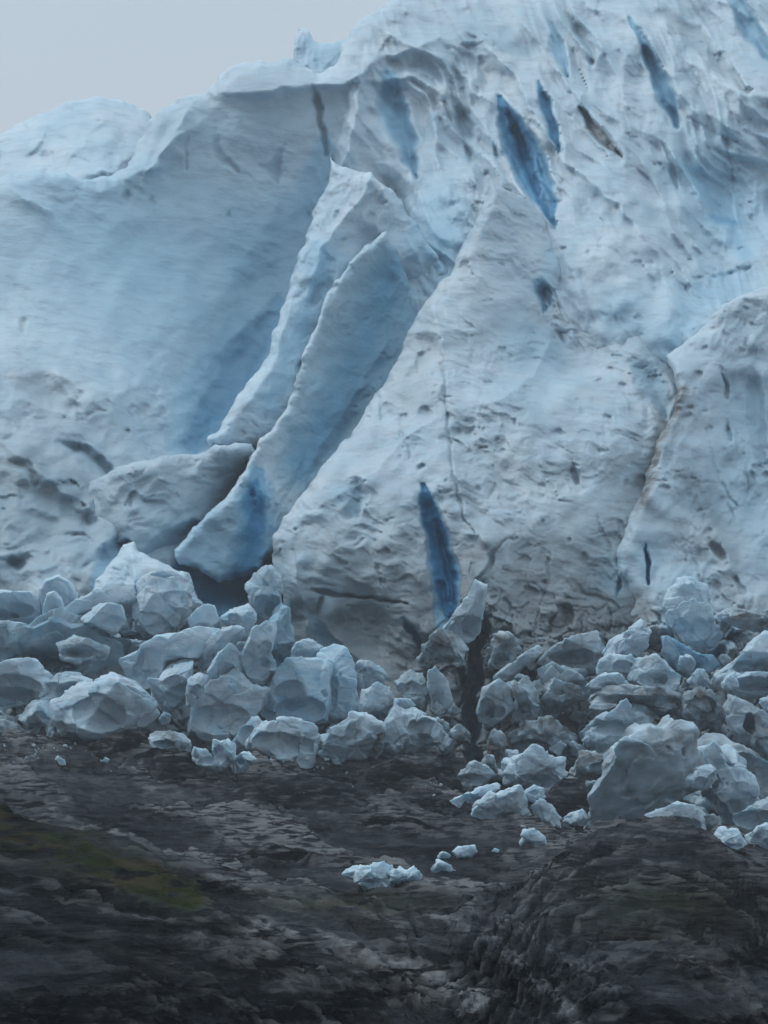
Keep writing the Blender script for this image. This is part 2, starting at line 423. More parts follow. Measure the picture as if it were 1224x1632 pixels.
def bowl(cu, cv, ru, rv, depth, blue=0.0, grey=0.0, ang=0):
    def f(U, V, Y, M):
        ca, sa = math.cos(R(ang)), math.sin(R(ang)); x = U - cu + 14 * perlin2(U / 50, V / 50, 441); y = V - cv + 14 * perlin2(U / 50, V / 50, 442)
        p = np.exp(-((x * ca + y * sa) / ru) ** 2 - ((y * ca - x * sa) / rv) ** 2)
        M[..., 0] = np.maximum(M[..., 0], blue * p); M[..., 2] = np.maximum(M[..., 2], grey * p)
        return Y + depth * p
    return f
def ridge(pts, h, wl, wr):
    def f(U, V, Y, M):
        u = U + 5 * perlin2(U / 27, V / 27, 141); v = V + 5 * perlin2(U / 27, V / 27, 143)
        d, s, T, _, _ = polyline(u, v, pts)
        wd = np.where(s < 0, wl, wr); n = len(pts) - 1
        fade = sstep(0, 0.25, T / n + 0.02) * sstep(1.0, 0.75, T / n - 0.02)
        return Y - h * np.exp(-d / wd) * (0.35 + 0.65 * fade)
    return f
def tint(pts, wd, blue=0, dirt=0, grey=0):
    def f(U, V, Y, M):
        u = U + 10 * perlin2(U / 25, V / 25, 241); v = V + 10 * perlin2(U / 25, V / 25, 243)
        d, s, T, _, _ = polyline(u, v, pts)
        wv = np.interp(T, np.arange(len(pts)), wd) if isinstance(wd, (list, tuple)) else wd
        p = np.exp(-(d / wv) ** 2)
        for i, a in enumerate((blue, dirt, grey)):
            if a: M[..., i] = np.maximum(M[..., i], a * p)
        return Y
    return f
def footdirt(v0, v1, amt, seed):
    # rock flour picked up from the bed: patchy, thicker towards the foot of the ice
    def f(U, V, Y, M):
        n = fbm(U / 70, V / 50, seed + 500, 4, 0.55)
        M[..., 2] = np.maximum(M[..., 2], amt * sstep(v0, v1, V + 90 * n)); M[..., 1] = np.maximum(M[..., 1], 0.75 * amt * sstep(v0, v1 + 40, V - 120 * n) * sstep(450, 760, U))
        return Y
    return f
def flutes(amp, ang, seed):
    # melt flutes: sharp ribs and rounded troughs running down the icefall
    ca, sa = math.cos(R(ang)), math.sin(R(ang))
    def f(U, V, Y, M):
        u = U + 30 * perlin2(U / 110, V / 110, seed + 71); v = V + 30 * perlin2(U / 110, V / 110, seed + 72)
        a = (u * ca + v * sa) / 170; b_ = (-u * sa + v * ca) / 34
        r = np.abs(perlin2(a, b_, seed + 73)); r2 = np.abs(perlin2(a * 2.1, b_ * 2.0 + 4, seed + 74))
        k = sstep(540, 640, U + 0.2 * V) * sstep(560, 380, V) * np.clip(0.5 + 1.1 * perlin2(U / 150, V / 150, seed + 75), 0.1, 1.3)
        M[..., 2] = np.maximum(M[..., 2], 0.22 * k * sstep(0.25, 0.6, r))
        return Y + amp * k * (r ** 0.8 + 0.4 * r2)
    return f
def cracks(n, box, ang, seed, k=1.0):
    # hairline fractures wandering down the ice
    rs = np.random.RandomState(seed); G = []
    for i in range(n):
        x, y = rs.uniform(box[0], box[2]), rs.uniform(box[1], box[3]); a = R(ang + rs.uniform(-28, 28)); pts = [(x, y, 2.4)]
        for j in range(rs.randint(2, 5)):
            a += rs.uniform(-.5, .5); l = rs.uniform(14, 38); x += l * math.cos(a); y += l * math.sin(a); pts.append((x, y, rs.uniform(3.0, 4.6)))
        pts[-1] = (x, y, 2.2)
        G.append(gash(pts, 1.1 * k, 0, 0, grey=0.28 * k, power=1.0))
    def f(U, V, Y, M):
        for g in G: Y = g(U, V, Y, M)
        return Y
    return f
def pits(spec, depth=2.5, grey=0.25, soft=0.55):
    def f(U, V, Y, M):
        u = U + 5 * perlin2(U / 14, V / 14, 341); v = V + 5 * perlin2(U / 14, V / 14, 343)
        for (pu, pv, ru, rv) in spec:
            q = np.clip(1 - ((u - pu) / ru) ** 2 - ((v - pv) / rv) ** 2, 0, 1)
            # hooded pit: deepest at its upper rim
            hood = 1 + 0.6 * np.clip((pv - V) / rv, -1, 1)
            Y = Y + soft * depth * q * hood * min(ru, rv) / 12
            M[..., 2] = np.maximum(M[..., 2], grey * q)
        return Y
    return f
def cups(x, y, seed):
    """sun-cup relief: rounded hollows meeting in sharp crests, each of its own depth"""
    xi = np.floor(x).astype(np.int64); yi = np.floor(y).astype(np.int64)
    b1 = np.full(x.shape, 9.0); am = np.zeros(x.shape)
    for dx in (-1, 0, 1):
        for dy in (-1, 0, 1):
            h = _hash(xi + dx, yi + dy, 3, seed); h3 = _hash(xi + dx, yi + dy, 9, seed)
            d = np.hypot(x - xi - dx - (h & 0xFFFF) / 65536.0, y - yi - dy - ((h >> 16) & 0xFFFF) / 65536.0)
            m = d < b1; b1 = np.where(m, d, b1); am = np.where(m, h3 / 4294967296.0, am)
    return (0.25 + am * am) * (1 - np.minimum(b1, 1) ** 2)
def texture(amp=1.0, ang=-30, stretch=3.0, sc=1.0, seed=1, dimple=1.0, region=None):
    ca, sa = math.cos(R(ang)), math.sin(R(ang))
    def f(U, V, Y, M):
        u = U + 12 * perlin2(U / 40, V / 40, seed + 51); v = V + 12 * perlin2(U / 40, V / 40, seed + 52)
        a = (u * ca - v * sa) / (26 * sc * stretch); b_ = (u * sa + v * ca) / (26 * sc)
        n = fbm(a, b_, seed, 5, 0.55) * 1.5
        rg = fbm(U / 110, V / 110, seed + 3, 3) * 4.0
        mod = np.clip(0.45 + 1.1 * perlin2(U / 120, V / 120, seed + 31), 0.08, 1.5)
        mod2 = np.clip(0.5 + 1.3 * perlin2(U / 90, V / 90, seed + 37), 0.0, 1.5)
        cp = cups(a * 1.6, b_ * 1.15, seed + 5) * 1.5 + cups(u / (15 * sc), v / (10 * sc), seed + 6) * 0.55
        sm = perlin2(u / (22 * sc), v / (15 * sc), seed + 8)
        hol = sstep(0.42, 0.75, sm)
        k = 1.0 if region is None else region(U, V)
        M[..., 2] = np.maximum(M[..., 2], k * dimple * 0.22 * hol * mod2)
        return Y + k * amp * (n * mod + rg + dimple * (cp * mod2 + 1.2 * hol * mod2))
    return f
def crags(amp, sc, v0, v1, seed=3, asp=0.8, region=None, dirt=0.0):
    def f(U, V, Y, M):
        u = U + 9 * perlin2(U / 24, V / 24, seed + 1); v = V + 9 * perlin2(U / 24, V / 24, seed + 2)
        k = sstep(v0, v1, V)
        if region is not None: k = k * region(U, V)
        h, ed, rid = chunks(u / sc, v / (sc * asp), seed)
        h2, ed2, rid2 = chunks(u / sc * 2.3 + 7, v / (sc * asp) * 2.3, seed + 8)
        M[..., 2] = np.maximum(M[..., 2], k * dirt * sstep(0.3, 0.9, rid2))
        M[..., 1] = np.maximum(M[..., 1], k * dirt * (0.25 + 0.9 * sstep(0.5, 1, rid)) * 0.5)
        return Y - amp * k * (h + 0.42 * h2 - 0.6 * sstep(0.12, 0.0, ed) - 0.25 * sstep(0.1, 0, ed2))
    return f

def layer(name, poly, ctrl, feats, label, step=2.2, edge_w=14, edge_r=5.0, back=45.0, warp=4.0, base_dirt=0.0, base_grey=0.0, closed=True):
    P = np.array(poly, float)
    pad = 16
    us = np.arange(P[:, 0].min() - pad, P[:, 0].max() + pad, step)
    vs = np.arange(P[:, 1].min() - pad, P[:, 1].max() + pad, step)
    U, V = np.meshgrid(us, vs)
    wu = U + warp * fbm(U / 30, V / 30, 71, 3, 0.45); wv = V + warp * fbm(U / 30, V / 30, 83, 3, 0.45)
    d, s, T, NX, NY = polyline(wu, wv, list(poly) + [poly[0]])
    ins = inside(wu, wv, poly)
    keep = ins | (d < 12)
    sdv = np.where(ins, d, -d)
    # vertices outside the outline slide on to it and run backwards: the mass has sides
    pu = np.where(ins, U, U + (NX - wu)); pv = np.where(ins, V, V + (NY - wv))
    M = np.zeros(U.shape + (3,)); M[..., 1] = base_dirt; M[..., 2] = base_grey * np.clip(1 + 1.2 * fbm(U / 120, V / 80, 611, 3), 0, 2)
    Y = tps(ctrl, pu, pv)
    for f in feats: Y = f(pu, pv, Y, M)
    x = np.clip(sdv / edge_w, 0, 1)
    Y = Y + edge_r * (1 - np.sqrt(np.maximum(0, 1 - (1 - x) ** 2)))
    Y = Y + np.where(ins, 0, np.minimum(d, 12) / 12 * back)
    co = place(pu, pv, Y)
    idx = np.full(U.shape, -1, np.int64); kk = keep
    idx[kk] = np.arange(kk.sum())
    q = np.stack([idx[:-1, :-1], idx[1:, :-1], idx[1:, 1:], idx[:-1, 1:]], -1).reshape(-1, 4)
    q = q[(q >= 0).all(1)]
    me = mesh_from(name, co[kk] , q, np.clip(M[kk], 0, 1))
    o = link(name, me, ice, gl)
    o['label'] = label
    return o

# --- distant dome and peak behind the lip
layer('ice_dome', [(-260, 330), (-120, 235), (0, 215), (60, 183), (100, 165), (150, 154), (200, 163), (238, 180), (262, 215), (250, 290), (200, 330), (60, 340)],
      [(-200, 300, 640), (0, 230, 650), (150, 170, 665), (150, 230, 640), (250, 210, 660), (150, 300, 620), (0, 300, 625)],
      [texture(1.2, 10, 2.0, 1.2, 5), ridge([(130, 265), (180, 275), (215, 240)], 2, 6, 10),
       tint([(100, 215), (150, 250)], 50, blue=0.14), pits([(110, 173, 10, 6), (68, 247, 5, 6)], 3)],
      'smooth pale blue ice dome on the left skyline', step=3, edge_w=40, edge_r=10)
layer('ice_horn', [(462, 130), (470, 75), (476, 45), (490, 52), (505, 68), (530, 72), (548, 62), (560, 60), (570, 110), (530, 150)],
      [(470, 110, 625), (480, 50, 632), (540, 70, 628), (560, 120, 620)],
      [texture(0.8, 60, 2, 0.8, 6), tint([(500, 90), (520, 80)], 24, blue=0.3)],
      'translucent blue ice horn poking above the skyline', edge_w=16, edge_r=3)

# --- the main wall and upper icefall
SKY = [(-280, 330), (-120, 300), (0, 283), (50, 270), (90, 276), (130, 288), (175, 283), (205, 262), (225, 225), (240, 190), (262, 172), (290, 157),
       (330, 147), (345, 128), (372, 108), (398, 97), (440, 98), (462, 92), (480, 108), (505, 122), (535, 105), (548, 70), (560, 45), (600, 14), (640, -6),
       (760, -70), (950, -120), (1480, -200), (1480, 1390), (-280, 1300)]
CTRL = [(-250, 300, 570), (0, 290, 565), (130, 300, 572), (250, 200, 585), (340, 150, 590), (450, 120, 592), (550, 100, 600), (640, 0, 625),
        (0, 420, 545), (150, 450, 550), (300, 330, 578), (430, 320, 585), (500, 330, 588), (470, 470, 570), (250, 600, 530), (330, 690, 528), (400, 580, 556),
        (60, 650, 495), (-200, 600, 500), (0, 850, 455), (150, 800, 468), (260, 860, 470), (0, 1000, 432), (0, 1150, 412),
        (700, 200, 590), (800, 0, 630), (900, 150, 590), (1000, -150, 680), (1224, 0, 620), (1450, 0, 610), (900, 300, 555), (820, 260, 570), (1000, 450, 520), (1150, 300, 560), (1224, 330, 560), (1100, 400, 545),
        (1450, 300, 540), (1100, 560, 504), (1000, 560, 510), (900, 520, 517), (700, 420, 545), (600, 420, 560), (550, 600, 530), (650, 700, 530), (1060, 610, 512), (1110, 640, 510), (960, 600, 514),
        (900, 700, 520), (1000, 850, 505), (1224, 900, 500), (1450, 900, 490), (800, 950, 495), (500, 950, 490), (400, 900, 485), (330, 1150, 425), (800, 1150, 480), (1224, 1150, 465), (500, 1350, 450), (1224, 1390, 450), (-200, 1250, 405)]
def left_reg(U, V): return sstep(640, 500, U + 0.25 * (V - 300))
def right_reg(U, V): return sstep(500, 640, U + 0.25 * (V - 300))
wallf = [
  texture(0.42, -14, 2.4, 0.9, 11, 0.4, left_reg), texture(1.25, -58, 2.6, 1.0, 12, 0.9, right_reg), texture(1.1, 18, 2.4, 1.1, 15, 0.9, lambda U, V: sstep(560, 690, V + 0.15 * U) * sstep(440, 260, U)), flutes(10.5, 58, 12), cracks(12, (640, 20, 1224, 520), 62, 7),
  # shadow cleft at the foot of the left bowl, shadow painted in with blue ice
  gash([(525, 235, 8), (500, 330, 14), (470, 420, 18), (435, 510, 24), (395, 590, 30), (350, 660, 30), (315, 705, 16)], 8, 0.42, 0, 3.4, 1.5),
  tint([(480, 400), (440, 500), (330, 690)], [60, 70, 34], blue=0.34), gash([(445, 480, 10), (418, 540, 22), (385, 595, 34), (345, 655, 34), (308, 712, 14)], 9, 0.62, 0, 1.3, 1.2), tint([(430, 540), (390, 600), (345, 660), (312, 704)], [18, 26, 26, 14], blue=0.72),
  gash([(498, 132, 4), (506, 160, 8), (512, 200, 7), (522, 245, 6)], 5, 0.1, 0.12, grey=0.4),
  gash([(343, 205, 3), (350, 250, 9), (376, 270, 6)], 2.2, grey=0.3), gash([(455, 230, 3), (442, 275, 14), (440, 290, 3)], 3, 0.2, grey=0.25, pl=1.4, pr=0.6),
  gash([(300, 205, 2), (296, 240, 4), (300, 270, 2)], 1.2, grey=0.25),
  ridge([(255, 250), (285, 200), (302, 170)], 5, 25, 6), ridge([(225, 290), (262, 235), (300, 205)], 4, 22, 6), ridge([(560, 140), (552, 200), (530, 250)], 5, 6, 20),
  ridge([(345, 150), (430, 143), (500, 134), (545, 136), (580, 118), (600, 90)], 6, 8, 34),
  ridge([(0, 290), (60, 325), (90, 345)], 4, 30, 6), ridge([(80, 282), (190, 288), (260, 260)], 3, 14, 30),
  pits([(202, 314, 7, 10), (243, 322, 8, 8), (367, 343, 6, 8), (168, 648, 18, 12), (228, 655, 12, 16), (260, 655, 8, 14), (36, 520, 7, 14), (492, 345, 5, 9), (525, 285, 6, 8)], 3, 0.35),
  # lower left foot: hollows and grey rolls
  gash([(20, 610, 20), (70, 630, 30), (110, 650, 16)], 6, grey=0.45, pr=1.2, pl=0.7),
  gash([(95, 705, 5), (135, 720, 16), (170, 750, 14)], 9, 0.1, grey=0.6, pr=0.8, pl=1.3),
  gash([(150, 930, 10), (175, 885, 18), (215, 850, 14), (200, 810, 6)], 9, 0.4, grey=0.3),
  gash([(0, 735, 8), (40, 740, 12), (60, 770, 8)], 4, 0, 0.3, grey=0.4), gash([(0, 780, 14), (80, 790, 24), (140, 830, 16)], 5, grey=0.35),
  gash([(10, 890, 8), (30, 900, 12)], 4, grey=0.5), tint([(0, 640), (60, 700), (130, 760)], 60, grey=0.25), tint([(0, 930), (130, 900)], 50, grey=0.35),
  ridge([(80, 590), (120, 610), (175, 660)], 4, 16, 30), ridge([(0, 700), (70, 760), (120, 800)], 4, 20, 30),
  # upper icefall ribs
  ridge([(690, 0), (760, 60), (820, 120), (860, 200), (905, 260), (990, 330), (1060, 420)], 9, 16, 44),
  ridge([(790, -20), (850, 60), (900, 130), (960, 200), (1010, 260)], 7, 12, 40),
  ridge([(960, -40), (1010, 40), (1060, 110), (1110, 170), (1224, 240)], 8, 26, 34),
  ridge([(1040, 0), (1120, 100), (1160, 140), (1290, 175)], 8, 22, 36),
  ridge([(1150, -50), (1220, 50), (1300, 160)], 7, 20, 34),
  ridge([(590, 40), (650, 70), (720, 100), (760, 150), (800, 170)], 8, 16, 30), ridge([(580, 130), (660, 120), (700, 150), (735, 190)], 6, 12, 26),
  ridge([(600, 100), (700, 60), (760, 90)], 5, 12, 24), ridge([(575, 130), (560, 220), (530, 300), (500, 370)], 9, 10, 40),
  ridge([(700, 160), (690, 240), (715, 310), (770, 380)], 6, 20, 22), ridge([(770, 180), (790, 260), (830, 310), (880, 360)], 5, 14, 12),
  # crevasses
  gash([(796, 155, 5), (815, 195, 20), (838, 240, 29), (860, 290, 27), (874, 325, 15), (885, 362, 3)], 17, 0.78, 0, 1.05, 0.75, 0.75),
  gash([(806, 165, 3), (822, 205, 9), (840, 255, 9), (858, 310, 5)], 8, 0.95, 0, 1, 0.8),
  gash([(856, 130, 3), (868, 160, 9), (880, 200, 9), (892, 243, 3)], 11, 0.75, 0.1, 1, 0.8, 0.8),
  gash([(1004, 30, 3), (1025, 70, 8), (1045, 115, 12), (1062, 160, 13), (1078, 200, 5)], 13, 0.62, 0.12, 0.8, 1.1, 0.8),
  gash([(880, 40, 8), (895, 80, 16), (904, 124, 3)], 9, 0.45, 0, 1.2, 0.6), gash([(900, 20, 4), (930, 60, 12), (945, 98, 5)], 5, 0.05, grey=0.5),
  gash([(922, 168, 3), (945, 200, 11), (965, 225, 11), (990, 248, 3)], 8, 0.0, 0.45, 1, 0.8, grey=0.7),
  gash([(622, 120, 12), (632, 180, 25), (650, 225, 18), (664, 285, 3)], 10, 0.5, 0, 1.3, 0.8), gash([(725, 160, 8), (742, 200, 18), (752, 255, 8)], 7, 0.15, grey=0.35),
  gash([(1160, -20, 10), (1190, 30, 18), (1215, 70, 14), (1240, 110, 4)], 10, 0.5, 0, 1, 0.8), gash([(1060, 20, 16), (1110, 60, 26), (1150, 105, 24), (1195, 145, 8)], 10, 0.0, grey=0.5, pl=1, pr=0.7),
  gash([(1055, 225, 3), (1072, 260, 8), (1078, 300, 3)], 4, 0.2, grey=0.2), gash([(785, 230, 3), (795, 250, 6)], 3, 0.3),
  # pale blue basin
  bowl(1155, 320, 60, 120, 10, 0.42, ang=-18), tint([(1105, 270), (1150, 330), (1185, 400)], [30, 34, 26], blue=0.48),
  tint([(1135, 345), (1170, 360)], 18, blue=0.68), bowl(250, 420, 300, 170, 0, 0.36, 0.16, ang=30), bowl(410, 420, 120, 120, 0, 0.46, 0.2), bowl(380, 210, 150, 60, 0, 0.2, 0.3), bowl(50, 800, 190, 170, 0, 0.08, 0.6), tint([(0, 735), (70, 745)], 9, dirt=0.35), tint([(0, 770), (60, 772), (90, 800)], 8, dirt=0.25), bowl(70, 640, 80, 50, 0, 0.0, 0.38), gash([(290, 915, 22), (340, 950, 42), (400, 930, 40), (440, 900, 20)], 12, 0.75, grey=0.5), tint([(1060, 560), (1100, 490), (1180, 440)], 35, blue=0.28), gash([(1125, 446, 3), (1165, 438, 6), (1197, 424, 3)], 2, 0.3, grey=0.1),  # shade of left bowl and cave under the tooth painted as blue and grey
  tint([(700, 330), (715, 410)], 46, blue=0.36), tint([(1000, 500), (1060, 545)], 40, blue=0.22), tint([(880, 560), (860, 540)], 30, blue=0.25),
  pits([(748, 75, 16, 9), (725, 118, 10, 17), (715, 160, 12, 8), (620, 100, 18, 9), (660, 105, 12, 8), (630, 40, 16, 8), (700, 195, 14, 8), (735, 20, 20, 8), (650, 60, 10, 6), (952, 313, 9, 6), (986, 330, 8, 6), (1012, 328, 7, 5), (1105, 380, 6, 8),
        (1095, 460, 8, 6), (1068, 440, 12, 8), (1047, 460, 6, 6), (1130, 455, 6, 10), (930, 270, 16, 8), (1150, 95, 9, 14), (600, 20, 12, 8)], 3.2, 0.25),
  tint([(640, 30), (900, 90), (1224, 150)], 90, grey=0.10),
  footdirt(850, 1000, 0.75, 7), crags(3.0, 44, 900, 1040, 5, 0.8, None, 0.5),
]
layer('ice_wall', SKY, CTRL, wallf, 'broad blue grey ice wall and upper icefall cut by dark blue crevasses', base_grey=0.05, step=2.6, edge_w=26, edge_r=9, warp=6)

# --- lower left hump
layer('ice_hump', [(105, 800), (140, 768), (190, 743), (255, 728), (330, 722), (345, 708), (400, 706), (430, 760), (420, 900), (300, 1010), (180, 1010), (120, 960), (150, 900)],
      [(110, 800, 482), (150, 770, 472), (260, 735, 470), (390, 715, 478), (200, 850, 458), (300, 850, 470), (380, 850, 500), (420, 800, 510), (250, 950, 474), (160, 950, 466)],
      [texture(0.9, 20, 2, 0.9, 31), gash([(230, 890, 14), (270, 870, 26), (310, 840, 14)], 8, 0.3, grey=0.5), tint([(250, 860), (300, 860)], 50, blue=0.2, grey=0.35),
       tint([(180, 810), (360, 770)], 80, grey=0.5, blue=0.12), gash([(120, 960, 8), (165, 900, 22), (200, 870, 10)], 7, 0.4, grey=0.2)],  # hump's shaded face painted in as grey
      'grey rounded ice hump under the blue cleft of the left wall', edge_w=22, edge_r=6)
layer('ice_cone', [(100, 985), (150, 925), (185, 885), (200, 868), (212, 866), (222, 880), (262, 900), (300, 915), (330, 985), (200, 1010)],
      [(110, 980, 436), (205, 870, 444), (250, 910, 440), (220, 950, 436), (300, 960, 438)],
      [texture(0.8, 50, 1.5, 0.7, 32), tint([(200, 900), (220, 950)], 30, blue=0.15), ridge([(207, 870), (215, 920), (200, 990)], 3, 20, 20)],
      'pale pointed ice cone standing in front of the grey hump', edge_w=16, edge_r=4)

# --- spur with the narrow bright band
layer('ice_spur', [(528, 250), (540, 262), (562, 272), (592, 276), (622, 300), (660, 352), (690, 400), (725, 440), (720, 520), (600, 640), (500, 740), (400, 760), (335, 712), (330, 702), (350, 678),
                   (368, 655), (393, 612), (412, 592), (432, 556), (440, 522), (462, 462), (470, 425), (485, 392), (500, 345), (516, 312), (526, 288)],
      [(530, 260, 552), (592, 280, 548), (500, 345, 541), (470, 440, 528), (432, 560, 512), (392, 618, 503), (335, 702, 492), (640, 350, 552), (700, 430, 545),
       (560, 420, 538), (520, 480, 528), (480, 580, 512), (430, 680, 496), (650, 520, 556), (600, 500, 550), (600, 640, 545), (400, 740, 505)],
      [texture(0.9, 65, 2, 0.9, 41, 0.8), ridge([(592, 278), (575, 320), (545, 350), (510, 400), (490, 470)], 6, 16, 26),
       ridge([(592, 278), (620, 320), (600, 360), (612, 378)], 4, 14, 14), ridge([(465, 470), (455, 520), (432, 590), (395, 640)], 2, 8, 14),
       gash([(505, 390, 8), (518, 420, 14), (520, 450, 12), (500, 480, 8)], 5, 0.4), tint([(515, 420), (500, 470), (470, 560), (430, 640)], [30, 26, 30, 26], blue=0.42, grey=0.2),
       tint([(670, 380), (715, 425)], 30, blue=0.35), gash([(640, 330, 6), (670, 380, 16), (690, 430, 12)], 4, 0.1, grey=0.1),
       pits([(560, 330, 8, 8), (590, 345, 7, 10), (535, 345, 6, 8), (548, 385, 7, 6)], 2.4, 0.12)],
      'bright ridged ice spur right of the left bowl', step=2.0, edge_w=15, edge_r=6, warp=6)

# --- curved fin with shaded trough and blue tooth
FIN = [(612, 370), (590, 388), (572, 399), (548, 432), (532, 455), (512, 490), (500, 520), (490, 545), (476, 592), (472, 625), (450, 660), (430, 682), (398, 728), (385, 762), (372, 780), (348, 805),
       (318, 830), (300, 850), (279, 877), (283, 892), (303, 905), (325, 918), (352, 926), (372, 928), (392, 922), (412, 907), (432, 885), (470, 860), (560, 780), (700, 620), (720, 500), (680, 470), (655, 462), (640, 425), (628, 392)]
layer('ice_fin', FIN,
      [(612, 372, 528), (572, 400, 520), (512, 490, 508), (476, 592, 494), (430, 682, 482), (372, 780, 470), (280, 880, 458), (350, 925, 462), (430, 890, 472), (400, 840, 470), (330, 860, 461),
       (640, 420, 535), (590, 470, 528), (560, 560, 518), (520, 650, 503), (470, 740, 487), (440, 800, 478), (660, 520, 530), (600, 650, 510), (500, 790, 486), (700, 600, 510)],
      [texture(0.7, 70, 2.4, 0.9, 51, 0.7), ridge(FIN[:18], 4.5, 22, 30), gash([(655, 500, 16), (635, 560, 22), (600, 620, 24), (560, 680, 22), (510, 740, 14)], 4, 0.25, grey=0.1),
       tint([(625, 430), (590, 540), (520, 680), (480, 740)], [48, 66, 54, 38], grey=0.85, blue=0.6), tint([(640, 500), (600, 590), (540, 680), (480, 760)], [40, 46, 40, 26], blue=0.5, grey=0.15),  # trough's shade painted in as grey and blue, with bluer ice
       gash([(410, 755, 12), (410, 800, 20), (405, 850, 24), (395, 895, 22), (380, 925, 16)], 4, 0.6, 0, 1.4, 0.9), tint([(330, 880), (360, 915)], 46, blue=0.42),
       tint([(408, 775), (404, 850), (390, 925)], [20, 36, 46], blue=0.95), tint([(330, 850), (345, 900)], 40, blue=0.35), pits([(610, 565, 5, 7), (365, 835, 14, 9)], 3, 0.3),
       tint([(480, 580), (470, 640)], 8, dirt=0.4)],
      'curved ice fin with a shaded trough and a deep blue tooth at its foot', base_grey=0.10, step=1.9, edge_w=13, edge_r=5, back=30, warp=6)

def CY(u, v, off):
    return (u, v, float(tps(CTRL, np.array([float(u)]), np.array([float(v)]))[0]) + off)
